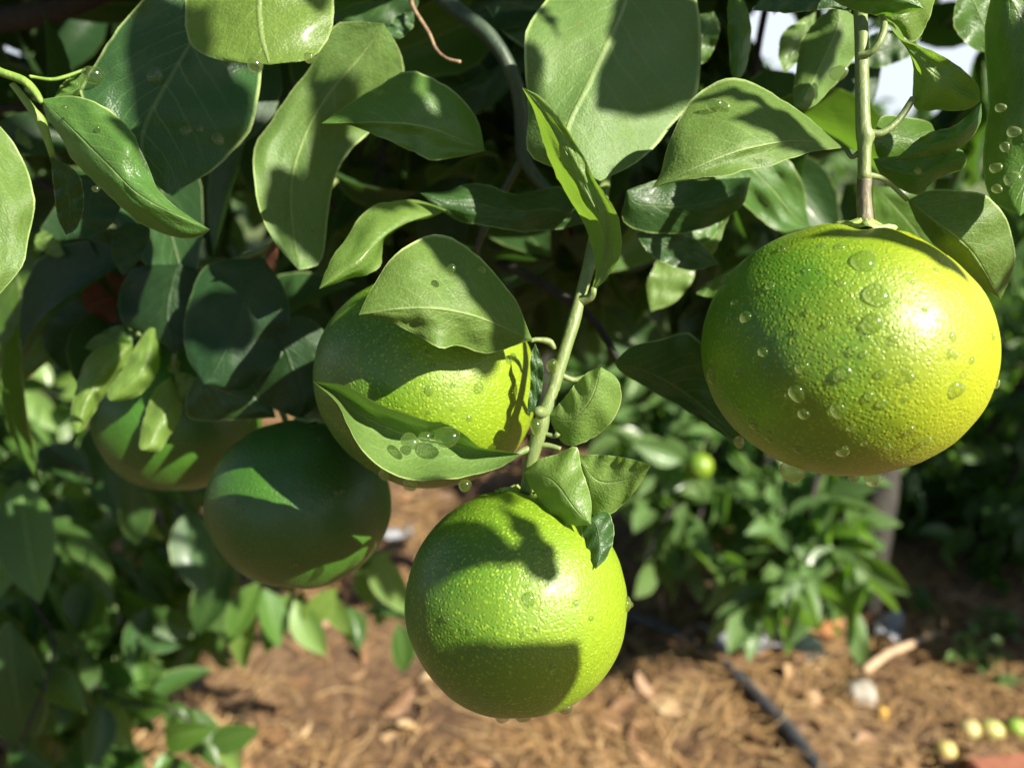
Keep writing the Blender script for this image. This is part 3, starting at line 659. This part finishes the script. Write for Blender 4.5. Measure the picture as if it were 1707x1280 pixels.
for fr, x, y, s, hg in ((F1, 1322, 789, 19, .5), (F1, 1456, 797, 16, .6), (F1, 1424, 797, 10, .3), (F5, 838, 1194, 13, .5), (F5, 873, 1195, 14, .1), (F5, 942, 1182, 12, .3), (F5, 1047, 1010, 8, 0), (F2, 683, 803, 10, .3)):
    d = (fr[1]-CAM).dot(-BK); r = s/FPX*d; drop(fr[0], P(x, y-s*.35, d-.002), Vector((0, 0, -1)), r, .8, hg)

# centre stem A ------------------------------------------------------
A = branch([px_tube([(1010, 250, .30, 13), (1000, 350, .27, 12), (985, 430, .245, 11), (966, 500, .236, 9.5), (957, 535, .234, 11), (945, 575, .232, 10), (922, 650, .230, 10.5), (903, 705, .229, 13.5), (896, 735, .2295, 11.5), (886, 762, .230, 11), (879, 800, .2325, 10), (877, 826, .2365, 11)], 14, 70),
            px_tube([(935, 625, .231, 5), (955, 633, .232, 5), (975, 628, .232, 4), (990, 622, .231, 4)], 8, 16), px_tube([(912, 690, .229, 9), (898, 686, .226, 10), (893, 683, .225, 6)], 8, 10),
            px_tube([(890, 745, .230, 5), (910, 742, .229, 5), (935, 748, .228, 4)], 8, 12), px_tube([(888, 745, .230, 6), (872, 752, .229, 6), (858, 760, .228, 3)], 8, 12),
            px_tube([(925, 582, .233, 3), (916, 570, .233, 6), (895, 566, .232, 4), (885, 568, .230, 4)], 8, 12), px_tube([(900, 720, .229, 4), (925, 727, .228, 4), (930, 722, .227, 5)], 7, 8),
            px_tube([(962, 505, .236, 9), (985, 495, .233, 7), (990, 480, .231, 5)], 8, 10)])
leaf(A, (986, 488), (870, 146), [(992, 440), (975, 380), (950, 335), (925, 290), (905, 235), (893, 190)], [(1008, 468), (1032, 428), (1037, 385), (1024, 345), (992, 300), (950, 222), (905, 165)], (.232, .222), 'young', bow=-.006, cup=(.016, -.004), M=[(1005, 440), (1008, 385), (985, 330), (945, 255), (900, 180)])
leaf(A, (888, 567), (598, 525), [(878, 545), (860, 500), (820, 450), (795, 425), (755, 397), (710, 394), (662, 420), (622, 475)], [(868, 572), (840, 583), (805, 588), (765, 576), (730, 578), (690, 556), (640, 532)], (.229, .205), 'wax', bow=-.010, cup=(.012, .004), M=[(800, 530), (730, 515), (660, 516)], rip=.002)
leaf(A, (870, 757), (522, 636), [(800, 744), (775, 724), (740, 706), (700, 696), (640, 678), (580, 645)], [(830, 780), (790, 792), (740, 799), (690, 800), (640, 783), (605, 752), (580, 712), (562, 672)], (.228, .218), 'wax', bow=.002, cup=(-.011, -.015), M=[(800, 750), (740, 738), (670, 722), (600, 690), (555, 655)])
leaf(A, (912, 690), (1002, 612), [(935, 670), (955, 645), (978, 622)], [(935, 735), (960, 742), (1000, 722), (1026, 695), (1036, 660), (1028, 630)], (.228, .219), 'young', bow=-.003, cup=(.004, .006), M=[(950, 700), (985, 665)], pet=[(898, 688, .226)])
leaf(A, (874, 788), (985, 874), [(895, 768), (930, 756), (962, 745), (968, 775), (985, 830)], [(885, 812), (908, 842), (935, 868), (960, 876)], (.226, .214), 'young', bow=-.004, cup=(.004, .006), M=[(920, 800), (960, 850)], jag=.5)
leaf(A, (962, 758), (1085, 775), [(1000, 758), (1045, 763)], [(970, 800), (985, 855), (1010, 860), (1040, 840), (1068, 805)], (.222, .216), 'young', bow=.004, cup=(-.002, .004), M=[(995, 800), (1040, 800)], jag=.6)
leaf(A, (975, 866), (993, 948), [(970, 885), (975, 915), (984, 935)], [(1012, 852), (1024, 890), (1012, 928)], (.218, .212), 'dark', bow=0, cup=(.003, .003))
leaf(A, (1024, 604), (1236, 738), [(1050, 580), (1100, 565), (1150, 556), (1190, 600), (1220, 680)], [(1035, 620), (1080, 648), (1140, 682), (1190, 715), (1220, 735)], (.250, .262), 'dark', bow=.012, cup=(0, 0), M=[(1090, 625), (1160, 670)])
leaf(A, (892, 572), (880, 690), [(905, 610), (903, 650), (895, 680)], [(884, 600), (884, 640), (880, 670)], (.231, .231), 'dark', jag=.3)
def ldrop(parent, x, y, d, s, h=.45, hang=0):
    n = (CAM-P(x, y, d)).normalized(); n = (n+Vector((0, 0, .3))).normalized(); drop(parent, P(x, y, d), n, s/FPX*d, h, hang)
for x, y, d, s in ((683, 735, .2145, 15), (745, 728, .217, 20), (708, 728, .2155, 10)): ldrop(A, x, y, d, s)
for x, y, s in ((683, 806, 11), (640, 790, 9), (775, 808, 10)): ldrop(A, x, y, .221, s, .9, .3)
ldrop(A, 920, 607, .228, 9, .8, .5); ldrop(A, 893, 708, .2255, 11, .8, .6); ldrop(A, 1232, 736, .255, 9, .8, .3); ldrop(A, 752, 448, .204, 8); ldrop(A, 804, 450, .21, 6)

# right stem B ---------------------------------------------------------
B = branch([px_tube([(1425, -160, .235, 13), (1432, -20, .228, 11), (1436, 60, .223, 11), (1437, 130, .221, 11), (1439, 210, .220, 12), (1443, 228, .220, 15), (1441, 245, .220, 11), (1441, 290, .220, 10.5), (1441, 300, .220, 12)], 14, 90),
            px_tube([(1430, 95, .221, 7), (1450, 88, .219, 6), (1466, 70, .218, 6), (1474, 45, .219, 6), (1468, 22, .222, 5)], 8, 24), px_tube([(1443, 222, .220, 8), (1470, 222, .219, 6), (1498, 200, .219, 6), (1522, 165, .220, 6)], 8, 24),
            px_tube([(1446, 292, .220, 6), (1475, 300, .222, 4), (1512, 333, .225, 4)], 8, 14), px_tube([(1450, 230, .221, 5), (1456, 236, .222, 4)], 7, 5), px_tube([(1432, 255, .222, 5), (1420, 262, .223, 4), (1410, 248, .226, 4)], 7, 8)])
B2 = branch([px_tube([(1441, 299, .220, 11.8), (1440, 330, .2203, 12), (1442, 358, .2205, 12.5), (1443, 376, .2195, 14)], 16, 30)], 'stemb')
leaf(B, (1410, 246), (1086, 314), [(1370, 215), (1340, 190), (1300, 163), (1250, 137), (1200, 137), (1150, 170), (1115, 240), (1100, 290)], [(1350, 255), (1290, 272), (1230, 288), (1180, 298), (1130, 303)], (.224, .205), 'wax', bow=-.012, cup=(.020, -.002), M=[(1330, 235), (1240, 250), (1160, 280)], rip=.003)
leaf(B, (1513, 334), (1668, 500), [(1550, 318), (1600, 317), (1645, 327), (1678, 365), (1692, 420), (1685, 460)], [(1530, 372), (1560, 412), (1600, 442), (1640, 480)], (.225, .235), 'wax', bow=-.012, cup=(.002, .012), M=[(1560, 370), (1620, 420)])
leaf(B, (1466, 24), (1634, 170), [(1500, 62), (1560, 88), (1600, 112), (1630, 142)], [(1500, 50), (1522, 110), (1524, 180), (1570, 184), (1610, 184)], (.221, .215), 'young', bow=-.004, cup=(-.002, .010), M=[(1520, 90), (1580, 140)])
leaf(B, (1468, 22), (1560, -60), [(1480, -20), (1500, -60)], [(1520, 70), (1545, 40), (1560, -10)], (.222, .225), 'young', bow=.0, cup=(.004, .006))
leaf(B, (1456, 236), (1608, 262), [(1470, 195), (1510, 196), (1550, 205), (1562, 228), (1585, 245)], [(1470, 268), (1530, 275), (1580, 272)], (.24, .25), 'leaf', bow=.0, cup=(.006, .004))
leaf(B, (1455, 265), (1612, 258), [(1500, 260), (1560, 256), (1595, 248)], [(1475, 300), (1530, 325), (1560, 300), (1605, 282)], (.236, .232), 'leaf', cup=(.003, .006))
leaf(B, (1490, 268), (1636, 172), [(1540, 225), (1590, 210)], [(1560, 262), (1610, 240), (1634, 205)], (.228, .224), 'leaf', cup=(0, .008), bow=-.003)
leaf(B, (1540, 15), (1375, -10), [(1480, 28), (1440, 22), (1400, 8)], [(1500, -40), (1440, -60)], (.215, .21), 'leaf', cup=(.008, .0))
leaf(B, (1395, 5), (1324, 178), [(1340, 60), (1325, 130), (1322, 160)], [(1432, 40), (1425, 95), (1375, 160), (1345, 183)], (.26, .25), 'wax', bow=.004, cup=(.008, .008))
leaf(B, (1360, 20), (1308, 122), [(1310, 50), (1298, 80), (1300, 105)], [(1358, 50), (1350, 85), (1325, 108)], (.30, .30), 'young')
leaf(B, (1215, -30), (1228, 138), [(1212, 30), (1215, 80), (1218, 120)], [(1240, 0), (1252, 50), (1245, 110)], (.25, .25), 'leaf', cup=(.004, .01))
leaf(B, (1255, 18), (1420, 20), [(1300, -40), (1380, -30)], [(1320, 22), (1380, 15)], (.24, .24), 'dark')
leaf(B, (1660, -40), (1700, 360), [(1640, 60), (1645, 160), (1640, 260), (1650, 330)], [(1780, 20), (1800, 160), (1780, 300)], (.20, .19), 'leaf', cup=(.012, .01), bow=.004)
leaf(B, (1600, -20), (1665, 95), [(1590, 40), (1620, 80)], [(1660, -20), (1680, 40)], (.27, .28), 'leaf')
leaf(B, (1150, 200), (1350, 380), [(1250, 210), (1330, 290)], [(1180, 280), (1250, 350), (1300, 385)], (.30, .33), 'leaf')
leaf(B, (1470, 110), (1330, 215), [(1440, 100), (1380, 120), (1340, 170)], [(1455, 170), (1400, 230), (1350, 235)], (.36, .36), 'shadeleaf')
leaf(B, (1425, 108), (1535, 62), [(1450, 60), (1500, 50)], [(1470, 112), (1515, 95)], (.34, .34), 'dark')
leaf(B, (1456, 310), (1560, 480), [(1520, 320), (1590, 380)], [(1460, 370), (1500, 450)], (.30, .33), 'leaf')
leaf(B, (1190, 300), (1140, 440), [(1150, 320), (1120, 390)], [(1220, 330), (1190, 420)], (.29, .30), 'wax')
for x, y, s in ((1668, 180, 8), (1690, 220, 10), (1660, 280, 9), (1688, 300, 14), (1675, 245, 8), (1662, 315, 8)): ldrop(B, x, y, .196, s)
for x, y, s in ((1190, 175, 12), (1205, 178, 12), (1232, 190, 6)): ldrop(B, x, y, .2115, s)
ldrop(B, 1398, 122, .251, 14); ldrop(B, 1350, 160, .249, 9); ldrop(B, 1590, 350, .221, 9); ldrop(B, 1577, 382, .221, 10); ldrop(B, 1530, 285, .23, 6)

# upper middle branch C --------------------------------------------------
C = branch([px_tube([(690, -40, .31, 12), (760, 15, .305, 13), (815, 60, .30, 13), (850, 115, .30, 12), (868, 175, .305, 12), (872, 260, .31, 11), (930, 330, .31, 10), (1005, 340, .30, 12)], 12, 70),
            px_tube([(872, 260, .31, 7), (800, 400, .33, 6), (795, 450, .35, 5)], 8, 18)], 'stemd')
branch([px_tube([(1010, -260, .30, 10), (1040, -80, .28, 9), (1060, -20, .27, 7)], 8, 12)])
branch([px_tube([(800, 430, .38, 8), (860, 450, .36, 8), (930, 490, .35, 8), (990, 535, .34, 7), (1030, 600, .33, 6)], 8, 24)], 'bark')
leaf(C, (1065, -95), (1000, 302), [(960, -60), (905, 5), (880, 50), (873, 115), (880, 190), (880, 255), (930, 282)], [(1150, -30), (1168, 60), (1166, 145), (1130, 200), (1065, 268)], (.262, .238), 'wax', bow=-.006, cup=(.006, .010), M=[(1040, 10), (985, 130), (945, 215), (955, 270)], rip=.002)
leaf(C, (808, 252), (536, 206), [(795, 200), (760, 155), (720, 130), (680, 122), (620, 150), (565, 185)], [(765, 262), (722, 268), (680, 248), (640, 232), (590, 212)], (.258, .240), 'leaf', bow=-.006, cup=(.010, .002), M=[(720, 215), (640, 205)])
leaf(C, (640, 40), (498, 450), [(590, 36), (552, 46), (512, 118), (455, 205), (426, 250), (427, 330), (455, 400)], [(672, 100), (668, 160), (610, 225), (570, 270), (548, 330), (542, 400), (530, 440)], (.268, .275), 'wax', bow=.006, cup=(-.004, .010), M=[(598, 98), (560, 140), (520, 200), (490, 280), (485, 350)], rip=.002)
leaf(C, (975, 372), (700, 322), [(940, 315), (890, 318), (850, 322), (800, 304), (750, 318)], [(930, 382), (880, 386), (820, 378), (760, 366)], (.285, .262), 'dark', bow=-.004, cup=(.010, .002))
leaf(C, (745, 350), (532, 482), [(705, 336), (655, 335), (610, 352), (575, 398), (548, 440)], [(720, 362), (680, 372), (640, 400), (632, 448), (585, 464)], (.262, .235), 'young', bow=-.006, cup=(.012, .008), M=[(660, 380), (590, 440)])
leaf(C, (1045, 318), (1252, 296), [(1100, 300), (1180, 298)], [(1040, 370), (1100, 390), (1170, 382), (1235, 345)], (.262, .265), 'dark', bow=.003, cup=(.004, .006))
leaf(C, (1100, 400), (1212, 355), [(1110, 372), (1170, 350)], [(1150, 412), (1190, 395)], (.28, .29), 'leaf')
leaf(C, (1150, 410), (1085, 520), [(1110, 415), (1080, 470)], [(1160, 450), (1130, 500)], (.34, .34), 'young')
leaf(C, (1060, 390), (1200, 440), [(1100, 380), (1160, 400)], [(1090, 430), (1150, 450)], (.27, .28), 'dark')
leaf(C, (1160, 490), (1245, 460), [(1180, 470), (1215, 458)], [(1185, 495), (1220, 485)], (.30, .30), 'leaf')
leaf(C, (700, -30), (540, 30), [(650, -60), (580, -40)], [(690, 20), (640, 50), (590, 45)], (.31, .31), 'dark')
leaf(C, (690, 20), (645, 65), [(665, 25), (648, 45)], [(688, 45), (665, 66)], (.29, .285), 'dark')
leaf(C, (880, 60), (690, 180), [(840, 100), (760, 150), (710, 165)], [(870, 120), (800, 190), (730, 195)], (.36, .36), 'shadeleaf')
leaf(C, (1190, 20), (1150, 110), [(1160, 30), (1148, 70)], [(1200, 50), (1180, 100)], (.30, .30), 'leaf')
tw = mesh_obj('dry_twig', *px_tube([(684, -10, .285, 4), (690, 15, .283, 3.5), (715, 55, .28, 3), (727, 82, .278, 2.6), (745, 98, .277, 2.4), (768, 104, .276, 3)], 7, 30), MAT['twig'], CT)

# left branch D ---------------------------------------------------------
D = branch([px_tube([(-120, 60, .24, 9), (-40, 100, .235, 8), (0, 120, .232, 7), (40, 135, .230, 7), (60, 155, .229, 6), (70, 172, .228, 4)], 9, 30), px_tube([(20, 140, .233, 5), (35, 158, .234, 6), (55, 185, .235, 7), (68, 202, .236, 8), (80, 235, .238, 6), (88, 262, .24, 5)], 9, 30),
            px_tube([(50, 128, .232, 3), (85, 133, .24, 3), (110, 128, .245, 3), (142, 116, .25, 2)], 7, 16)], 'stemy')
branch([px_tube([(-100, 40, .36, 22), (60, 25, .36, 20), (190, -20, .36, 17)], 10, 20)], 'bark')
branch([px_tube([(280, -120, .25, 10), (330, -60, .245, 7), (330, -20, .24, 6)], 9, 14)], 'stemy')
leaf(D, (330, -40), (280, 324), [(270, -40), (232, 5), (190, 65), (150, 125), (135, 160), (180, 230), (250, 300)], [(400, 20), (432, 90), (432, 150), (415, 215), (375, 264), (320, 305)], (.250, .248), 'dark', bow=-.003, cup=(-.004, .006), M=[(340, 30), (300, 100), (240, 210), (240, 270)], rip=.002)
leaf(D, (69, 166), (350, 383), [(125, 160), (180, 182), (222, 222), (242, 265), (262, 315), (300, 350)], [(78, 195), (100, 228), (122, 268), (185, 330), (240, 376), (290, 396), (330, 396)], (.228, .222), 'leaf', bow=-.006, cup=(.004, .010), M=[(120, 215), (180, 275), (240, 330)])
leaf(D, (430, -120), (450, 108), [(330, -60), (308, 0), (318, 74), (375, 102)], [(540, -60), (556, 10), (550, 60), (515, 98)], (.20, .190), 'young', bow=.0, cup=(.004, .006))
leaf(D, (-60, 160), (-30, 520), [(-90, 300), (-70, 420)], [(-10, 200), (30, 250), (52, 305), (56, 350), (40, 435), (0, 490)], (.232, .22), 'wax', cup=(.004, .008), M=[(-30, 300), (-25, 400)])
leaf(D, (86, 262), (110, 392), [(88, 300), (95, 360)], [(130, 290), (140, 340), (128, 380)], (.24, .25), 'dark')
leaf(D, (130, 118), (90, 165), [(115, 130), (100, 145)], [(145, 130), (150, 160), (110, 168)], (.25, .248), 'leaf')
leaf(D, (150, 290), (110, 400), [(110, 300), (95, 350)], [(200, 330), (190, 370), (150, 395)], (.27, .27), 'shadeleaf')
leaf(D, (210, 370), (205, 460), [(190, 390), (188, 430)], [(250, 380), (235, 430)], (.29, .29), 'shadeleaf')
leaf(D, (10, 210), (55, 245), [(25, 212), (45, 225)], [(20, 250), (40, 262)], (.34, .34), 'young')
leaf(D, (60, 392), (108, 425), [(75, 385), (95, 400)], [(60, 410), (90, 428)], (.34, .34), 'young')
leaf(D, (-20, 380), (20, 640), [(-60, 450), (-40, 560)], [(90, 400), (125, 480), (110, 560), (60, 620)], (.40, .40), 'leaf', cup=(.01, .01))
leaf(D, (200, 500), (110, 620), [(120, 490), (68, 540), (80, 590)], [(230, 540), (180, 600)], (.37, .38), 'shadeleaf')
leaf(D, (270, 450), (140, 515), [(230, 430), (170, 445), (140, 480)], [(272, 500), (220, 540), (185, 538)], (.37, .36), 'dead', rip=.006)
leaf(D, (100, 420), (170, 560), [(70, 450), (80, 520)], [(150, 440), (200, 500)], (.40, .40), 'shadeleaf')
for x, y, s in ((155, 125, 16), (258, 125, 13), (310, 218, 9), (334, 215, 6), (363, 232, 10)): ldrop(D, x, y, .243, s)
for x, y, s in ((425, 108, 12), (516, 96, 9)): ldrop(D, x, y, .190, s, .8, .2)
for x, y, s in ((108, 180, 5), (163, 214, 5), (185, 232, 5), (190, 285, 6), (160, 315, 6)): ldrop(D, x, y, .221, s)

# lower left twigs E -----------------------------------------------------
E = branch([px_tube([(560, 300, .36, 5), (462, 400, .34, 4.5), (400, 432, .335, 4.5), (340, 446, .333, 4.5), (306, 458, .33, 6), (294, 500, .33, 4), (290, 560, .33, 4), (291, 612, .33, 5)], 9, 60), px_tube([(440, 420, .345, 5), (440, 560, .345, 6), (455, 640, .335, 6), (480, 712, .33, 5)], 9, 30),
            px_tube([(240, 515, .335, 5), (236, 535, .333, 6), (232, 560, .33, 5)], 8, 10), px_tube([(306, 458, .33, 4), (260, 490, .335, 5), (240, 515, .335, 5)], 8, 12), px_tube([(291, 612, .33, 5), (296, 625, .335, 4), (298, 662, .345, 5)], 8, 12)], 'stem')
leaf(E, (222, 574), (128, 722), [(190, 572), (150, 590), (126, 650), (117, 700)], [(215, 610), (180, 650), (155, 690), (140, 715)], (.33, .31), 'young', cup=(.004, .008))
leaf(E, (262, 540), (184, 668), [(240, 556), (200, 620), (178, 656)], [(266, 580), (262, 622), (235, 656), (205, 668)], (.328, .312), 'young', bow=-.004, cup=(.003, .008))
leaf(E, (285, 628), (236, 750), [(262, 645), (242, 690), (232, 740)], [(300, 660), (302, 690), (275, 740), (262, 752)], (.33, .315), 'young', cup=(.004, .006))
leaf(E, (290, 622), (355, 640), [(310, 622), (340, 636)], [(305, 668), (325, 672), (345, 655)], (.328, .33), 'young')
leaf(E, (330, 620), (460, 696), [(380, 590), (425, 620), (450, 665)], [(312, 660), (318, 698), (390, 700)], (.32, .315), 'dark', bow=-.004, cup=(.006, .004))
leaf(E, (246, 555), (140, 580), [(210, 540), (160, 560)], [(200, 582), (160, 585)], (.335, .33), 'leaf')
leaf(E, (240, 520), (215, 550), [(225, 520), (215, 535)], [(248, 535), (235, 550)], (.33, .33), 'young')
leaf(E, (292, 600), (285, 622), [(284, 605), (280, 615)], [(300, 605), (297, 618)], (.33, .33), 'young')
leaf(E, (455, 400), (436, 490), [(446, 420), (434, 460)], [(464, 420), (452, 465)], (.335, .335), 'dead')
leaf(E, (440, 430), (340, 640), [(350, 440), (310, 520), (310, 590)], [(480, 500), (470, 590), (410, 650)], (.30, .295), 'shadeleaf', cup=(.006, .006))
leaf(E, (440, 520), (500, 700), [(400, 560), (430, 660)], [(530, 540), (560, 640)], (.30, .31), 'shadeleaf', cup=(.006, .006))
leaf(E, (300, 440), (290, 590), [(220, 450), (200, 530)], [(360, 470), (350, 560)], (.325, .325), 'shadeleaf', cup=(.006, .006))
leaf(E, (400, 470), (420, 540), [(360, 480), (380, 530)], [(430, 480), (425, 520)], (.36, .36), 'shadeleaf')
leaf(E, (330, 500), (480, 640), [(320, 560), (400, 640)], [(420, 510), (490, 570)], (.40, .40), 'shadeleaf')
leaf(E, (460, 500), (560, 700), [(440, 560), (480, 660)], [(540, 520), (590, 620)], (.40, .40), 'shadeleaf')
leaf(E, (60, 440), (240, 400), [(100, 400), (180, 380)], [(110, 470), (200, 450)], (.42, .42), 'shadeleaf')

# unseen twig added behind the camera, its leaves shaped to shade fruit and upper leaves
def shade(x, y, w, h, d, t, rot=0, mat='leaf', par=None):
    """one leaf whose shadow falls round picture point x, y at depth d; w, h half sizes in pixels"""
    c, s = math.cos(rot), math.sin(rot)
    q = lambda a, b: (x+a*w*c-b*h*s, y+a*w*s+b*h*c)
    leaf(par, q(-1, 0), q(1, 0), [q(-.6, -.6), q(0, -1), q(.6, -.7)], [q(-.6, .6), q(0, 1), q(.6, .7)], (d, d), mat, shift=t, nu=14, nh=3, cup=(.006, .006))
shade_twig = branch([tube([NB+Vector((.2, .25, 1.35)), P(300, -200, .25)+SUN*.62, P(1000, -300, .25)+SUN*.6, P(1700, -200, .25)+SUN*.5], [.012, .008, .006, .003], 8, 40)], 'bark')
for a in [(290, 170, 170, 110, .25, .42, 1.2), (370, 70, 90, 50, .25, .42, .3), (560, 350, 90, 70, .27, .44, 1.3), (210, 250, 60, 40, .225, .42, .8),
          (1640, 420, 80, 40, .23, .33, 1.1), (660, 310, 60, 40, .25, .42, .3), (350, 560, 80, 60, .3, .5, 0), (480, 350, 80, 60, .275, .46, 1.2), (1110, 640, 90, 50, .25, .38, .6), (1390, 50, 60, 50, .25, .36, 1.2), (1700, 150, 60, 200, .2, .3, 0), (1230, 60, 50, 80, .26, .36, .2)]:
    shade(*a, par=shade_twig)

# three added leaves, outlined to cast the leaf shadows on the lowest fruit
leaf(shade_twig, (640, 960), (868, 905), [(640, 860), (720, 780), (850, 820)], [(720, 985), (775, 950), (830, 942), (865, 940)], (.207, .207), 'leaf', shift=.34, nu=16, nh=3)
leaf(shade_twig, (915, 790), (905, 980), [(885, 880), (862, 925), (868, 960)], [(940, 850), (943, 910), (930, 960)], (.207, .207), 'leaf', shift=.33, nu=16, nh=3)
leaf(shade_twig, (680, 1080), (945, 1120), [(740, 1085), (850, 1090), (925, 1080)], [(700, 1260), (850, 1270), (935, 1190)], (.212, .212), 'leaf', shift=.34, nu=16, nh=3)
for a in [((700, 370), (892, 572), [(712, 405), (722, 460), (765, 515), (840, 555)], [(880, 330), (960, 430), (940, 530)], .215, .36),
          ((1060, -80), (945, 228), [(1030, 10), (985, 110), (950, 190)], [(1250, -40), (1270, 110), (1130, 188), (1020, 222)], .25, .37),
          ((900, -60), (914, 88), [(890, 0), (905, 60)], [(925, -10), (920, 50)], .25, .36),
          ((1430, 255), (1178, 230), [(1370, 175), (1300, 155), (1220, 205)], [(1380, 264), (1300, 266), (1230, 258)], .213, .33),
          ((1190, 125), (1330, 165), [(1250, 110), (1300, 120)], [(1230, 150), (1280, 165)], .213, .33),
          ((600, -20), (690, 264), [(600, 60), (612, 130), (650, 205)], [(730, 30), (700, 110), (688, 190)], .25, .41),
          ((730, 60), (723, 275), [(712, 140), (725, 200)], [(840, 90), (860, 220)], .25, .41)]:
    leaf(shade_twig, a[0], a[1], a[2], a[3], (a[4], a[4]), 'leaf', shift=a[5], nu=16, nh=3)  # more added leaves, each outlined as the shadow it casts
for a in [(640, 930, 40, 12, .27, .44, -1.1)]:
    shade(*a, par=shade_twig)
# unseen crown leaves added above the picture to keep the inside of the canopy dark
cl = []
for _ in range(60):
    dd = R.uniform(.34, .68); q = CAM+RT*R.uniform(-.5, .45)+UP*R.uniform(dd*.56+.05, .66)-BK*dd
    if q.z > .9: cl.append((q, .075, 1))
pos, ax, nr, sz = clump_leaves(cl, 42, (.055, .09), .5)
p2 = []; a2 = []; n2 = []; z2 = []
for _ in range(330):
    x = R.uniform(-350, 2000); y = R.uniform(-520, -110); d = R.uniform(.29, .36); a = P(x, y, d); an = R.uniform(-2.6, 2.6)
    p2.append(a); a2.append(RT*math.cos(an)+UP*math.sin(an)*.55-BK*R.uniform(-.5, .5)); n2.append(SUN+Vector((R.gauss(0, .5), R.gauss(0, .5), R.gauss(0, .5)))); z2.append(R.uniform(.06, .095))
z2 = np.array(z2); a2 = np.array(a2); p2 = np.array(p2)
hx = np.array(UP); low = (p2-np.array(CAM))@hx + np.minimum(0, (a2@hx)*z2/np.linalg.norm(a2, axis=1)); dep = -(p2-np.array(CAM))@np.array(BK); k = low > dep*.53
pos, ax, nr, sz = prune(pos, ax, nr, sz, [(-100, 10, 1800, 400)])
pos = np.vstack([pos, p2[k]]); ax = np.vstack([ax, a2[k]]); nr = np.vstack([nr, np.array(n2)[k]]); sz = np.r_[sz, z2[k]]
pos, ax, nr, sz = open_to_sun(pos, ax, nr, sz, P(60, 680, 1.1), .14)
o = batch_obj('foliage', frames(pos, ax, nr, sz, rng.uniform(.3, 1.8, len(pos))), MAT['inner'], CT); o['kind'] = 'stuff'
# interior of the canopy: individual leaves and the remaining mass
FLS = [branch([px_tube([(x0, y0, d0, 7), ((x0+x1)/2+R.uniform(-60, 60), (y0+y1)/2, (d0+d1)/2, 6), (x1, y1, d1, 4)], 7, 14)], 'bark') for x0, y0, d0, x1, y1, d1 in
             [(-100, 200, .5, 500, 100, .45), (300, -80, .5, 560, 350, .45), (700, -80, .5, 620, 330, .42), (900, -80, .5, 960, 420, .5), (1200, -80, .5, 1130, 420, .45), (1600, -80, .5, 1640, 300, .5), (60, 300, .5, 330, 520, .5), (1300, -90, .45, 1260, 300, .45)]]; FL = FLS[0]
k = 0
while k < 84:
    x = R.uniform(-60, 1180); y = R.uniform(-60, 440)
    if R.random() < .22: x = R.uniform(1120, 1330); y = R.uniform(100, 380)
    if R.random() < .12: x = R.uniform(0, 520); y = R.uniform(380, 560)
    d = R.uniform(.33, .62); a = R.gauss(PI*.5, 1.0); l = R.uniform(.055, .095)
    x2 = x+math.cos(a)*l/d*FPX*.85; y2 = y+math.sin(a)*l/d*FPX*.85
    if x2 > 1340 and y2 < 260: continue
    if y2 > 470 and x2 > 560: continue
    FL = min(FLS, key=lambda b: (WL[b.name]-P(x, y, d)).length)
    pleaf(FL, x, y, d, x2, y2, d+R.uniform(-.03, .03), R.choice(['shadeleaf', 'shadeleaf', 'shadeleaf', 'dark', 'leaf']), R.gauss(0, .8), R.uniform(.3, 2)); k += 1
cl = []
for _ in range(84):
    x = R.uniform(-150, 1230); y = R.uniform(-250, 380) if x > 560 else R.uniform(-250, 540)
    cl.append((P(x, y, R.uniform(.55, .95)), .09, 1))
for x, y, d in ((1600, -60, .8), (1690, 60, .7), (1700, 250, .8), (1180, 200, .6), (1250, 290, .6), (1300, 350, .7), (1660, 330, .8), (1800, 100, .6)): cl.append((P(x, y, d), .06, .8))
pos, ax, nr, sz = clump_leaves(cl, 40, (.055, .09), .7)
pos, ax, nr, sz = prune(pos, ax, nr, sz, GAPS+[(-200, 590, 340, 1300), (-20, 420, 60, 600)])
pos, ax, nr, sz = open_to_sun(pos, ax, nr, sz, P(60, 680, 1.1), .14)
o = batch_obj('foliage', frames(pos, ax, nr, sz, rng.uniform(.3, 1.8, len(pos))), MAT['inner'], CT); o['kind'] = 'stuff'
# hanging fruits of the background tree
for x, y, d, r, lab in ((1165, 776, 1.40, 24, 'small round green fruit hanging in the sunlit background tree'), (1270, 886, 1.36, 22, 'small shaded green fruit low in the background tree')):
    c = P(x, y, d); rr = r/FPX*d; t = thing('green_citrus_fruit', c, lab, 'fruit', 'small fruits in the background tree')
    v, f = blob(c, (rr, rr, rr*.92), x, amp=.03); mesh_obj('skin', v, f, MAT['F5'], t, c)
    v, f = tube([c+Vector((0, 0, rr*.85)), c+Vector((.004, 0, rr*1.5))], [.0025, .002], 6, 3); mesh_obj('stem', v, f, MAT['stem'], t)
